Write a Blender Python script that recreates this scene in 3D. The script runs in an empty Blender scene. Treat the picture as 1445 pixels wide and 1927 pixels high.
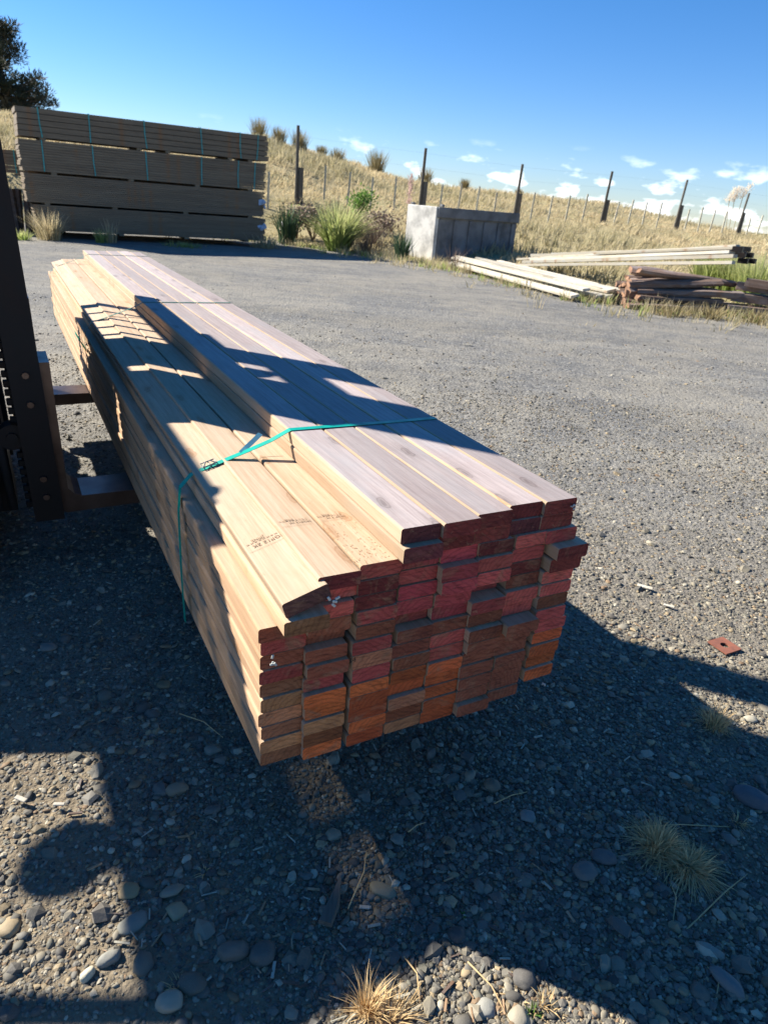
import bpy, math, random
import numpy as np
from math import radians, sin, cos, pi, sqrt, atan2
from mathutils import Vector, Matrix, noise as mnoise

random.seed(7); RNG = np.random.default_rng(11)
SC = bpy.context.scene; COL = SC.collection

# ------------------------------------------------------------------ camera
H = 1.36                                    # eye height
PITCH, ROLL = radians(24.43), radians(4.858)
FW = Vector((0, cos(PITCH), -sin(PITCH))); RT0 = Vector((1, 0, 0)); UP0 = RT0.cross(FW)
RT = cos(ROLL) * RT0 + sin(ROLL) * UP0; UP = -sin(ROLL) * RT0 + cos(ROLL) * UP0
cam = bpy.data.cameras.new("camera"); camo = bpy.data.objects.new("camera", cam); COL.objects.link(camo)
m = Matrix(((RT.x, UP.x, -FW.x, 0), (RT.y, UP.y, -FW.y, 0), (RT.z, UP.z, -FW.z, 0), (0, 0, 0, 1)))
camo.matrix_world = Matrix.Translation((0, 0, H)) @ m
cam.sensor_fit = 'VERTICAL'; cam.sensor_height = 24; cam.lens = 24 * 1290 / 1927
cam.clip_start = 0.05; cam.clip_end = 3000
cam.dof.use_dof = True; cam.dof.focus_distance = 1.75; cam.dof.aperture_fstop = 4.5
SC.camera = camo

# ------------------------------------------------------------------ light
SUN_AZ, SUN_EL = radians(70), radians(35.5)   # degrees left of the view direction
SD = Vector((-sin(SUN_AZ) * cos(SUN_EL), cos(SUN_AZ) * cos(SUN_EL), sin(SUN_EL)))
sun = bpy.data.lights.new("sun", 'SUN'); sun.energy = 5.0; sun.angle = radians(0.55); sun.color = (1, .95, .86)
suno = bpy.data.objects.new("sun", sun); COL.objects.link(suno)
suno.rotation_euler = SD.to_track_quat('Z', 'Y').to_euler(); suno.location = (0, 0, 30)
W = bpy.data.worlds.new("World"); SC.world = W; W.use_nodes = True
nt = W.node_tree; N = nt.nodes; L = nt.links; N.clear()
def wn(t, **k):
    n = N.new(t)
    for a, b in k.items(): setattr(n, a, b)
    return n
out = wn('ShaderNodeOutputWorld'); bg = wn('ShaderNodeBackground')
sky = wn('ShaderNodeTexSky', sky_type='NISHITA', sun_disc=False)
sky.sun_elevation = SUN_EL; sky.sun_rotation = -SUN_AZ; sky.air_density = 1.0; sky.dust_density = 0.0; sky.ozone_density = 3.2; sky.altitude = 50
hsv = wn('ShaderNodeHueSaturation'); hsv.inputs['Saturation'].default_value = 1.3; hsv.inputs['Value'].default_value = 1.0
L.new(sky.outputs[0], hsv.inputs['Color'])
tc = wn('ShaderNodeTexCoord'); sp = wn('ShaderNodeSeparateXYZ'); L.new(tc.outputs['Generated'], sp.inputs[0])
def mth(op, a, b=None, c=None, clamp=False):
    n = wn('ShaderNodeMath', operation=op, use_clamp=clamp)
    for i, v in enumerate((a, b, c)):
        if v is None: continue
        if isinstance(v, (int, float)): n.inputs[i].default_value = v
        else: L.new(v, n.inputs[i])
    return n.outputs[0]
azi = mth('ARCTAN2', sp.outputs[0], sp.outputs[1]); el = sp.outputs[2]
cb = wn('ShaderNodeCombineXYZ'); L.new(mth('MULTIPLY', azi, 1.0), cb.inputs[0]); L.new(mth('MULTIPLY', el, 2.4), cb.inputs[1])
n1 = wn('ShaderNodeTexNoise'); n1.inputs['Scale'].default_value = 17; n1.inputs['Detail'].default_value = 5; n1.inputs['Roughness'].default_value = .52
L.new(cb.outputs[0], n1.inputs['Vector'])
band = mth('MULTIPLY', mth('SMOOTH_MIN', mth('MULTIPLY', mth('SUBTRACT', .080, el), 22, clamp=True), 1.0, .1), mth('MULTIPLY', mth('ADD', el, .03), 40, clamp=True))
thr = mth('ADD', .475, mth('MULTIPLY', el, 1.3))
cm = mth('MULTIPLY', mth('MULTIPLY', mth('SUBTRACT', n1.outputs['Fac'], thr), 9, clamp=True), band, clamp=True)
mx = wn('ShaderNodeMix', data_type='RGBA'); L.new(mth('MULTIPLY', cm, .85), mx.inputs[0]); tm = wn('ShaderNodeMix', data_type='RGBA', blend_type='MULTIPLY'); tm.inputs[0].default_value = 1; L.new(hsv.outputs[0], tm.inputs[6]); tq = wn('ShaderNodeMix', data_type='RGBA'); tq.inputs[6].default_value = (.80, .90, 1.26, 1); tq.inputs[7].default_value = (.82, 1.0, 1.16, 1); L.new(tq.outputs[2], tm.inputs[7]); L.new(tm.outputs[2], mx.inputs[6])
L.new(mth('MULTIPLY', el, 2.6, clamp=True), tq.inputs[0])
mx.inputs[7].default_value = (16, 16.5, 17.2, 1)
L.new(mx.outputs[2], bg.inputs[0]); bg.inputs[1].default_value = 0.057
L.new(bg.outputs[0], out.inputs[0])
SC.view_settings.view_transform = 'Standard'; SC.view_settings.look = 'None'; SC.view_settings.exposure = 1.25; SC.view_settings.gamma = 1
SC.view_settings.use_curve_mapping = False
SC.cycles.max_bounces = 6; SC.cycles.transparent_max_bounces = 12; SC.cycles.caustics_reflective = False; SC.cycles.caustics_refractive = False

# ------------------------------------------------------------------ materials
class NT:
    def __init__(s, name):
        s.m = bpy.data.materials.new(name); s.m.use_nodes = True; s.t = s.m.node_tree; s.n = s.t.nodes; s.n.clear()
        s.o = s.n.new('ShaderNodeOutputMaterial'); s.b = s.n.new('ShaderNodeBsdfPrincipled'); s.t.links.new(s.b.outputs[0], s.o.inputs[0])
        s.b.inputs['Specular IOR Level'].default_value = .35
    def lk(s, a, b): s.t.links.new(a, b)
    def node(s, t, ins=None, **k):
        n = s.n.new(t)
        for a, b in k.items(): setattr(n, a, b)
        for a, b in (ins or {}).items(): s.put(n.inputs[a], b)
        return n
    def put(s, sock, v):
        if hasattr(v, 'is_output') or hasattr(v, 'links') and not isinstance(v, (int, float, tuple)): s.lk(v, sock)
        else: sock.default_value = v
    def math(s, op, a, b=0., clamp=False):
        n = s.node('ShaderNodeMath', operation=op, use_clamp=clamp); s.put(n.inputs[0], a); s.put(n.inputs[1], b); return n.outputs[0]
    def mix(s, f, a, b, blend='MIX'):
        n = s.node('ShaderNodeMix', data_type='RGBA', blend_type=blend); s.put(n.inputs[0], f); s.put(n.inputs[6], a); s.put(n.inputs[7], b); return n.outputs[2]
    def ramp(s, f, pts, interp='LINEAR'):
        n = s.node('ShaderNodeValToRGB'); r = n.color_ramp; r.interpolation = interp
        while len(r.elements) < len(pts): r.elements.new(.5)
        for e, (p, c) in zip(r.elements, pts):
            e.position = p; e.color = (*c, 1) if len(c) == 3 else c
        s.put(n.inputs[0], f); return n.outputs[0]
    def noise(s, vec, scale, detail=4, rough=.55, dist=0.):
        return s.node('ShaderNodeTexNoise', {'Vector': vec, 'Scale': scale, 'Detail': detail, 'Roughness': rough, 'Distortion': dist})
    def mapping(s, vec, scale=(1, 1, 1), loc=(0, 0, 0), rot=(0, 0, 0)):
        return s.node('ShaderNodeMapping', {'Vector': vec, 'Scale': scale, 'Location': loc, 'Rotation': rot}).outputs[0]
    def bump(s, h, strength, dist, normal=None):
        n = s.node('ShaderNodeBump', {'Height': h, 'Strength': strength, 'Distance': dist})
        if normal is not None: s.lk(normal, n.inputs['Normal'])
        s.lk(n.outputs[0], s.b.inputs['Normal']); return n.outputs[0]
    def col(s, c): s.put(s.b.inputs['Base Color'], c)
    def rough(s, r): s.put(s.b.inputs['Roughness'], r)

def c4(c): return (*c, 1)
def objvec(t, jitter=37.):
    """object coordinates shifted by a per-object random amount"""
    tc = t.node('ShaderNodeTexCoord'); oi = t.node('ShaderNodeObjectInfo')
    a = t.node('ShaderNodeVectorMath', {0: tc.outputs['Object']}, operation='ADD')
    c = t.node('ShaderNodeCombineXYZ', {0: t.math('MULTIPLY', oi.outputs['Random'], jitter), 1: t.math('MULTIPLY', oi.outputs['Random'], jitter * 3.1), 2: t.math('MULTIPLY', oi.outputs['Random'], jitter * .7)})
    t.lk(c.outputs[0], a.inputs[1]); return a.outputs[0], oi, tc

def wood_long(name, light, dark, vein, knot=(.27, .125, .045), grey=None, greyc=(.3, .29, .28), rough=.75, saw=.35, tint=.16, flip=False):
    """sawn timber; the grain runs along local Y"""
    t = NT(name); v, oi, tc = objvec(t)
    if flip: v = t.mapping(v, (1, 1, 2.2), rot=(0, 0, pi / 2))
    big = t.noise(t.mapping(v, (9, .55, 9)), 1.3, 4, .6, .6)
    warp = t.noise(t.mapping(v, (8, 1.6, 8)), 1.0, 3)
    wv = t.node('ShaderNodeVectorMath', {0: t.mapping(v, (30, 1.0, 30)), 1: warp.outputs['Color']}, operation='ADD')
    ring = t.node('ShaderNodeTexWave', {'Vector': wv.outputs[0], 'Scale': .42, 'Distortion': 9.0, 'Detail': 3., 'Detail Scale': .8}, wave_type='BANDS', bands_direction='X')
    fine = t.noise(t.mapping(v, (240, 7, 240)), 1.0, 3, .65)
    base = t.mix(t.ramp(big.outputs['Fac'], [(.3, (0, 0, 0)), (.72, (1, 1, 1))]), c4(light), c4(dark))
    base = t.mix(t.math('MULTIPLY', t.ramp(ring.outputs['Fac'], [(.35, (0, 0, 0)), (.95, (1, 1, 1))]), .20), base, c4(vein))
    base = t.mix(t.math('MULTIPLY', t.ramp(fine.outputs['Fac'], [(.46, (0, 0, 0)), (.70, (1, 1, 1))]), .46), base, c4(vein))
    if grey:
        g = t.noise(t.mapping(v, (6, 1.5, 6)), 1.1, 4, .65, 1.2)
        base = t.mix(t.math('MULTIPLY', t.ramp(g.outputs['Fac'], [(.46, (0, 0, 0)), (.68, (1, 1, 1))]), grey), base, c4(greyc))
    kw = t.node('ShaderNodeVectorMath', {0: t.mapping(v, (17, 5.0, 0)), 1: t.node('ShaderNodeVectorMath', {0: t.noise(v, 22, 2).outputs['Color'], 1: (.30, .30, .30)}, operation='MULTIPLY').outputs[0]}, operation='ADD')
    kv = t.node('ShaderNodeTexVoronoi', {'Vector': kw.outputs[0], 'Scale': 1.0, 'Randomness': 1.}, feature='F1', voronoi_dimensions='2D')
    kd = kv.outputs['Distance']
    sel = t.math('GREATER_THAN', t.node('ShaderNodeSeparateColor', {0: kv.outputs['Color']}).outputs[0], .82)
    km = t.math('MULTIPLY', t.ramp(kd, [(.04, (1, 1, 1)), (.10, (.55, .55, .55)), (.15, (.9, .9, .9)), (.18, (.3, .3, .3)), (.42, (0, 0, 0))]), sel)
    base = t.mix(t.math('MULTIPLY', km, .68), base, c4(knot))
    st = t.noise(t.mapping(v, (16, 4.2, 16), (3, 8, 1)), 1.0, 5, .7, .9); base = t.mix(t.math('MULTIPLY', t.ramp(st.outputs['Fac'], [(.50, (0, 0, 0)), (.66, (1, 1, 1))]), .30), base, t.mix(.5, c4(dark), c4(vein)))
    sp_ = t.noise(t.mapping(v, (90, 34, 90)), 1.0, 3, .7); base = t.mix(t.math('MULTIPLY', t.ramp(sp_.outputs['Fac'], [(.66, (0, 0, 0)), (.73, (1, 1, 1))]), .35), base, c4(vein))
    r = t.math('ADD', t.math('MULTIPLY', oi.outputs['Random'], tint * 2), 1 - tint)
    base = t.mix(1.0, base, t.node('ShaderNodeCombineColor', {0: r, 1: r, 2: r}).outputs[0], 'MULTIPLY')
    t.col(base); t.rough(rough)
    sawn = t.noise(t.mapping(v, (14, 260, 14)), 1.0, 2)
    hgt = t.math('ADD', t.math('MULTIPLY', fine.outputs['Fac'], .7), t.math('MULTIPLY', sawn.outputs['Fac'], saw))
    t.bump(hgt, .5, .0014); return t.m

def wood_end(name, raw=(.42, .235, .13)):
    """painted sawn end; colour from the object, growth rings as arcs"""
    t = NT(name); v, oi, tc = objvec(t, 3.)
    oc = t.mix(.0, oi.outputs['Color'], c4(raw))
    ctr = t.node('ShaderNodeCombineXYZ', {0: t.math('MULTIPLY', t.math('SUBTRACT', oi.outputs['Random'], .5), .16), 1: 0., 2: t.math('SUBTRACT', t.math('MULTIPLY', oi.outputs['Random'], .09), .11)})
    dv = t.node('ShaderNodeVectorMath', {0: tc.outputs['Object'], 1: ctr.outputs[0]}, operation='SUBTRACT')
    dv = t.mapping(dv.outputs[0], (1, 0, 1))
    ln = t.node('ShaderNodeVectorMath', {0: dv}, operation='LENGTH')
    nz = t.noise(v, 26, 3); big = t.noise(v, 17, 4, .6, .8); fine = t.noise(v, 420, 3, .7)
    rr = t.math('SINE', t.math('ADD', t.math('MULTIPLY', ln.outputs['Value'], 540.), t.math('MULTIPLY', nz.outputs['Fac'], 15.)))
    rings = t.ramp(rr, [(.0, (0, 0, 0)), (1., (1, 1, 1))])
    wear = t.ramp(big.outputs['Fac'], [(.53, (0, 0, 0)), (.66, (1, 1, 1))])
    streak = t.noise(t.mapping(v, (30, 1, 190)), 1.0, 3, .6)
    b = t.mix(t.math('MULTIPLY', rings, .38), oc, t.mix(1., oc, (.45, .38, .36, 1), 'MULTIPLY'))
    b = t.mix(t.math('MULTIPLY', wear, t.math('MULTIPLY', oi.outputs['Alpha'], .75)), b, t.mix(t.math('MULTIPLY', rings, .5), c4(raw), (.20, .10, .045, 1)))
    b = t.mix(t.ramp(streak.outputs['Fac'], [(.50, (0, 0, 0)), (.68, (.6, .6, .6))]), b, t.mix(1., b, (.30, .24, .24, 1), 'MULTIPLY'))
    lowf = t.noise(v, 9, 3, .6, 1.5); b = t.mix(t.ramp(lowf.outputs['Fac'], [(.42, (0, 0, 0)), (.62, (.3, .3, .3))]), b, t.mix(1., b, (.42, .34, .34, 1), 'MULTIPLY'))
    lf2 = t.noise(t.mapping(v, (60, 1, 60), (4, 0, 9)), 1.0, 4, .7, 1.); b = t.mix(t.ramp(lf2.outputs['Fac'], [(.60, (0, 0, 0)), (.72, (.6, .6, .6))]), b, c4(raw))
    b = t.mix(t.math('MULTIPLY', t.ramp(fine.outputs['Fac'], [(.5, (0, 0, 0)), (.8, (1, 1, 1))]), .5), b, t.mix(1., b, (.4, .35, .35, 1), 'MULTIPLY'))
    t.col(b); t.rough(.85)
    t.bump(t.math('ADD', t.math('MULTIPLY', rings, .15), t.math('ADD', fine.outputs['Fac'], t.math('MULTIPLY', big.outputs['Fac'], 1.5))), 1., .004); return t.m

def plain(name, c, rough=.6, metal=0., var=.25, scale=9., bump=.25, bd=.003, c2=None, thr=(.4, .7)):
    t = NT(name); v, oi, tc = objvec(t)
    n = t.noise(v, scale, 6, .62); n2 = t.noise(v, scale * 9, 3)
    dark = c2 or tuple(x * (1 - var) for x in c)
    b = t.mix(t.ramp(n.outputs['Fac'], [(thr[0], (0, 0, 0)), (thr[1], (1, 1, 1))]), c4(c), c4(dark))
    b = t.mix(t.math('MULTIPLY', n2.outputs['Fac'], .25), b, t.mix(1., b, (.5, .5, .5, 1), 'MULTIPLY'))
    t.col(b); t.rough(t.math('ADD', t.math('MULTIPLY', n.outputs['Fac'], .3), rough - .15)); t.b.inputs['Metallic'].default_value = metal
    if bump: t.bump(t.math('ADD', n.outputs['Fac'], t.math('MULTIPLY', n2.outputs['Fac'], .4)), bump, bd)
    return t.m

def leaf(name, c1, c2, trans=.35, tip=None):
    t = NT(name); at = t.node('ShaderNodeAttribute', attribute_name='tint')
    f = t.node('ShaderNodeSeparateColor', {0: at.outputs['Color']})
    b = t.mix(f.outputs[0], c4(c1), c4(c2))
    if tip: b = t.mix(t.math('MULTIPLY', f.outputs[1], 1.), b, c4(tip))
    t.col(b); t.rough(.7); t.b.inputs['Specular IOR Level'].default_value = .2
    tr = t.node('ShaderNodeBsdfTranslucent', {'Color': b}); ms = t.node('ShaderNodeMixShader', {0: trans})
    t.lk(t.b.outputs[0], ms.inputs[1]); t.lk(tr.outputs[0], ms.inputs[2]); t.lk(ms.outputs[0], t.o.inputs[0]); return t.m

M = {}
M['fresh'] = wood_long('pale_sawn_pine', (.57, .42, .29), (.46, .315, .19), (.30, .185, .095), grey=.42, greyc=(.43, .37, .27))
M['fresh_side'] = wood_long('orange_sawn_pine', (.58, .39, .245), (.46, .275, .14), (.28, .15, .07), grey=.25, greyc=(.30, .22, .14))
M['grey'] = wood_long('greyed_pine', (.45, .375, .345), (.33, .265, .245), (.19, .145, .135), knot=(.12, .09, .08), grey=.55, greyc=(.32, .30, .295), saw=.7)
M['end'] = wood_end('painted_board_end')
M['oldpale'] = wood_long('pale_loose_board_wood', (.50, .455, .36), (.40, .35, .255), (.24, .20, .14), grey=.8, greyc=(.40, .40, .37), tint=.3)
M['oldbrown'] = wood_long('weathered_brown_timber', (.30, .20, .14), (.19, .12, .09), (.08, .055, .045), grey=.75, greyc=(.32, .28, .26), tint=.45)
M['oldend'] = plain('broken_brown_timber_end', (.34, .19, .11), .9, c2=(.12, .07, .05), scale=14)
M['treated'] = wood_long('treated_dark_timber', (.24, .19, .12), (.17, .13, .08), (.08, .062, .04), grey=.35, greyc=(.16, .15, .12), tint=.15)
M['treated_x'] = wood_long('treated_pack_timber', (.25, .19, .12), (.165, .12, .075), (.07, .052, .034), grey=.25, greyc=(.24, .20, .14), tint=.08, flip=True)
M['treated_end'] = plain('treated_timber_end', (.22, .18, .10), .9)
M['post'] = wood_long('fence_post_wood', (.15, .13, .10), (.10, .085, .065), (.05, .045, .035), tint=.3)
M['batten'] = wood_long('fence_batten_wood', (.60, .56, .43), (.48, .44, .33), (.3, .27, .2), tint=.2)
M['iron'] = plain('black_worn_steel', (.009, .009, .009), .55, .3, c2=(.020, .012, .009), scale=6)
M['fork'] = plain('polished_rusty_fork_steel', (.16, .12, .10), .38, .85, c2=(.07, .045, .035), scale=5, bump=.1)
M['paint'] = plain('dark_forklift_paint', (.035, .035, .036), .45, .0, c2=(.05, .045, .04))
M['orange'] = plain('faded_orange_paint', (.30, .10, .03), .5, .0)
M['rubber'] = plain('worn_black_rubber', (.02, .02, .02), .85, .0, c2=(.04, .037, .033), scale=14)
M['strapm'] = plain('teal_plastic_strap', (.0, .36, .26), .38, 0., var=.3, scale=20, bump=.05)
M['strapdull'] = plain('green_plastic_strap', (.03, .17, .11), .5, 0., var=.3, scale=20, bump=.05)
M['strapfar'] = plain('teal_pack_strap', (.05, .36, .34), .5, 0., bump=0)
M['straptail'] = plain('sunlit_teal_strap_tail', (.5, .92, .86), .35, 0., var=.1, scale=20, bump=.05)  # sunlight on the tail put into a paler copy of the strap colour
M['wire'] = plain('steel_wire', (.25, .26, .25), .4, .8, bump=0)
M['ink'] = plain('faded_stamp_ink', (.27, .19, .12), .9, bump=0)
M['pen'] = plain('black_marker_ink', (.015, .012, .01), .8, bump=0)
M['staple'] = plain('white_plastic_tag', (.55, .56, .50), .5, bump=0)
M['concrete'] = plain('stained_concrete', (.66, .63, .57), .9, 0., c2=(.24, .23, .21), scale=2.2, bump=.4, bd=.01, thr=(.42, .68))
M['concrete_shade'] = plain('shaded_weathered_concrete', (.20, .20, .20), .9, 0., c2=(.10, .10, .10), scale=2.4, bump=.4, bd=.01)  # darker copy of the concrete, the bin's shade put into its colour
M['rust'] = plain('rust', (.28, .10, .06), .9, 0., c2=(.17, .07, .05), scale=30)
M['plume'] = leaf('plume', (.88, .76, .58), (.74, .60, .44), .55)
M['pink_plume'] = leaf('pink_plume', (.60, .44, .38), (.50, .34, .30), .4)
M['dry'] = leaf('dry_grass', (.60, .48, .28), (.30, .27, .14), .4, (.66, .55, .35))
M['straw'] = leaf('straw', (.80, .58, .30), (.48, .33, .16), .3)
M['tus'] = leaf('tussock', (.33, .25, .12), (.22, .19, .09), .3)
M['green'] = leaf('green_blade', (.22, .31, .07), (.34, .38, .11), .5, (.62, .58, .30))
M['bluegreen'] = leaf('flax_leaf', (.045, .085, .05), (.08, .13, .06), .25)
M['bright'] = leaf('bright_green_leaf', (.16, .26, .05), (.09, .18, .04), .4)
M['twig'] = leaf('dead_twig', (.24, .17, .12), (.16, .11, .085), .1)
M['needle'] = leaf('pine_needles', (.030, .042, .026), (.075, .062, .035), .2)
M['bark'] = plain('bark', (.09, .07, .055), .95, scale=5)

# glass: dirty tinted roof sheet
t = NT('dusty_tinted_polycarbonate'); v, oi, tc = objvec(t)
tr = t.node('ShaderNodeBsdfTransparent', {'Color': (.80, .79, .74, 1)}); n = t.noise(v, 3.5, 4, .6, 1.)
ms = t.node('ShaderNodeMixShader', {0: t.ramp(n.outputs['Fac'], [(.36, (.55, .55, .55)), (.66, (.85, .85, .85))])})
t.col((.12, .11, .09, 1)); t.rough(.4); t.lk(tr.outputs[0], ms.inputs[1]); t.lk(t.b.outputs[0], ms.inputs[2]); t.lk(ms.outputs[0], t.o.inputs[0]); M['poly'] = t.m

# ------------------------------------------------------------------ mesh helpers
class MB:
    def __init__(s): s.v = []; s.f = []; s.mi = []; s.tint = []
    def add(s, vs, fs, mi=0, tint=None):
        o = len(s.v); s.v += [tuple(v) for v in vs]; s.f += [tuple(i + o for i in f) for f in fs]
        s.mi += [mi] * len(fs); s.tint += [tint or (0, 0, 0)] * len(vs); return s
    def box(s, c, d, rot=None, mi=0, bev=0.):
        """centre c, full size d, optional matrix; small chamfer bev"""
        hx, hy, hz = d[0] / 2, d[1] / 2, d[2] / 2
        if bev <= 0:
            vs = [(x * hx, y * hy, z * hz) for x in (-1, 1) for y in (-1, 1) for z in (-1, 1)]
            fs = [(0, 1, 3, 2), (4, 6, 7, 5), (0, 4, 5, 1), (2, 3, 7, 6), (0, 2, 6, 4), (1, 5, 7, 3)]
        else:
            b = bev; vs = []; idx = {}
            for x in (-1, 1):
                for y in (-1, 1):
                    for z in (-1, 1):
                        for ax in range(3):
                            p = [x * (hx - b), y * (hy - b), z * (hz - b)]; p[ax] = (x * hx, y * hy, z * hz)[ax]
                            idx[x, y, z, ax] = len(vs); vs.append(tuple(p))
            fs = []
            def q(a): fs.append(tuple(idx[k] for k in a))
            for sg in (-1, 1):
                q([(sg, -1, -1, 0), (sg, 1, -1, 0), (sg, 1, 1, 0), (sg, -1, 1, 0)]); q([(-1, sg, -1, 1), (1, sg, -1, 1), (1, sg, 1, 1), (-1, sg, 1, 1)]); q([(-1, -1, sg, 2), (1, -1, sg, 2), (1, 1, sg, 2), (-1, 1, sg, 2)])
            for a in (-1, 1):
                for b2 in (-1, 1):
                    q([(a, b2, -1, 0), (a, b2, 1, 0), (a, b2, 1, 1), (a, b2, -1, 1)]); q([(a, -1, b2, 0), (a, 1, b2, 0), (a, 1, b2, 2), (a, -1, b2, 2)]); q([(-1, a, b2, 1), (1, a, b2, 1), (1, a, b2, 2), (-1, a, b2, 2)])
                    for c2 in (-1, 1): q([(a, b2, c2, 0), (a, b2, c2, 1), (a, b2, c2, 2)])
        R = rot or Matrix.Identity(3)
        return s.add([R @ Vector(v) + Vector(c) for v in vs], fs, mi)
    def tube(s, pts, r, n=8, mi=0, cap=True, tint=None):
        pts = [Vector(p) for p in pts]; rs = r if isinstance(r, (list, tuple)) else [r] * len(pts)
        vs = []; ref = None
        for i, p in enumerate(pts):
            d = (pts[min(i + 1, len(pts) - 1)] - pts[max(i - 1, 0)]).normalized()
            if ref is None: ref = d.orthogonal().normalized()
            a = (ref - d * ref.dot(d)).normalized(); b = d.cross(a); ref = a
            vs += [p + (a * cos(2 * pi * k / n) + b * sin(2 * pi * k / n)) * rs[i] for k in range(n)]
        fs = [(i * n + k, i * n + (k + 1) % n, (i + 1) * n + (k + 1) % n, (i + 1) * n + k) for i in range(len(pts) - 1) for k in range(n)]
        if cap: fs += [tuple(range(n))[::-1], tuple((len(pts) - 1) * n + k for k in range(n))]
        return s.add(vs, fs, mi, tint)
    def ribbon(s, pts, wdir, w, th, mi=0):
        """flat band following pts, wide along wdir"""
        pts = [Vector(p) for p in pts]; wd = Vector(wdir).normalized(); vs = []
        for i, p in enumerate(pts):
            d = (pts[min(i + 1, len(pts) - 1)] - pts[max(i - 1, 0)]).normalized(); nn = wd.cross(d).normalized()
            for a, b in ((-.5, -.5), (.5, -.5), (.5, .5), (-.5, .5)): vs.append(p + wd * w * a + nn * th * b)
        fs = [(i * 4 + k, i * 4 + (k + 1) % 4, i * 4 + 4 + (k + 1) % 4, i * 4 + 4 + k) for i in range(len(pts) - 1) for k in range(4)]
        fs += [(0, 1, 2, 3), tuple((len(pts) - 1) * 4 + k for k in (3, 2, 1, 0))]
        return s.add(vs, fs, mi)
    def prism(s, poly, a0, a1, axis=1, mi=0):
        """poly: 2-D points in the plane normal to axis; extruded a0..a1"""
        def P(p, a): return {0: (a, p[0], p[1]), 1: (p[0], a, p[1]), 2: (p[0], p[1], a)}[axis]
        n = len(poly); vs = [P(p, a0) for p in poly] + [P(p, a1) for p in poly]
        fs = [tuple(range(n))[::-1], tuple(n + i for i in range(n))] + [(i, (i + 1) % n, n + (i + 1) % n, n + i) for i in range(n)]
        return s.add(vs, fs, mi)
    def build(s, name, mats, parent=None, off=(0, 0, 0), smooth=False, centre=True):
        me = bpy.data.meshes.new(name); V = np.array(s.v, dtype=float)
        c = (V.max(0) + V.min(0)) / 2 if centre else np.zeros(3)
        me.from_pydata((V - c).tolist(), [], s.f)
        for mm in (mats if isinstance(mats, (list, tuple)) else [mats]): me.materials.append(mm)
        me.polygons.foreach_set('material_index', s.mi)
        if any(any(t) for t in s.tint):
            at = me.attributes.new('tint', 'FLOAT_COLOR', 'POINT'); a = np.ones((len(s.v), 4)); a[:, :3] = s.tint; at.data.foreach_set('color', a.ravel())
        if smooth: me.polygons.foreach_set('use_smooth', [True] * len(s.f))
        me.update(); me.validate()
        # outward normals
        import bmesh
        if not (smooth == 'grass'):
            bm = bmesh.new(); bm.from_mesh(me); bmesh.ops.recalc_face_normals(bm, faces=bm.faces); bm.to_mesh(me); bm.free()
        o = bpy.data.objects.new(name, me); COL.objects.link(o); o.location = Vector(c) - Vector(off) if parent else Vector(c)
        if parent: o.parent = parent
        return o

def tag(o, label, cat, group=None, kind=None):
    if label: o['label'] = label
    if cat: o['category'] = cat
    if group: o['group'] = group
    if kind: o['kind'] = kind
    return o
def thing(name, label, cat, loc=(0, 0, 0), rz=0., group=None):
    o = bpy.data.objects.new(name, None); COL.objects.link(o); o.location = loc; o.rotation_euler = (0, 0, rz); o.empty_display_size = .2
    return tag(o, label, cat, group)
def rotz(a): return Matrix.Rotation(a, 3, 'Z')

# ------------------------------------------------------------------ frame of the strapped bundle: local x = across (w), local y = along (u)
PO = Vector((.4234, 1.4017)); PDIR = Vector((-.49168, .87078)); PW = Vector((.87078, .49168)); PZR = atan2(PW.y, PW.x)
ZT = H - .563                                # height of the top layer's face
def WP(u, w, z): return Vector((PO.x + PDIR.x * u + PW.x * w, PO.y + PDIR.y * u + PW.y * w, z))
def pix(x, y, z=0.):
    """where the sight line of a point of the photograph meets height z"""
    d = RT * (x - 722.5) - UP * (y - 963.5) + FW * 1290.
    return Vector((0, 0, H)) + d * ((z - H) / d.z)

# ------------------------------------------------------------------ terrain
def lerp(xs, ys, x): return np.interp(x, xs, ys)
A_X = [-.75, -.54, -.19, .02, .255, .475, .7]          # x / y, the bearing
EDGE = [21, 21, 21.0, 17.5, 12.6, 12.2, 12]
FENCE = [21, 22.5, 24.7, 26.8, 31, 38, 42]
CREST_Y = [34, 36, 41, 43, 47, 54, 58]
CREST_Z = [3.3, 3.35, 3.6, 2.15, 2.1, .8, .4]
def terrain(x, y):
    x = np.asarray(x, float); y = np.asarray(y, float)
    yy = np.maximum(y, 1.); a = np.clip(x / yy, -1.1, 1.1)
    r = np.where(y > 1, y, 0)
    e, f, c, cz = (np.interp(a, A_X, q) for q in (EDGE, FENCE, CREST_Y, CREST_Z))
    fz = np.interp(a, A_X, [1.3, 1.3, 1.12, 1.0, 1.0, 1.1, .9])
    t1 = np.clip((r - e - .5) / (f - e), 0, 1); t1 = t1 * t1 * (3 - 2 * t1)
    t2 = np.clip((r - f) / (c - f), 0, 1); t2 = np.sin(t2 * pi / 2) ** 1.15
    t3 = np.clip((r - c) / 55, 0, 1); t3 = t3 * t3 * (3 - 2 * t3)
    z = fz * t1 + (cz - fz) * t2 - (cz + .6) * t3
    bump = .10 * np.sin(x * .9 + 1.3) * np.sin(y * .7) + .07 * np.sin(x * 2.1 + y * .8)
    z = z + bump * np.clip((r - e) / 6, 0, 1) * (1 - .5 * t3)
    return z + .012 * np.sin(x * 1.7) * np.sin(y * 1.3 + .5) * (r < e + 2)
def gz(x, y): return float(terrain(x, y))

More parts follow.
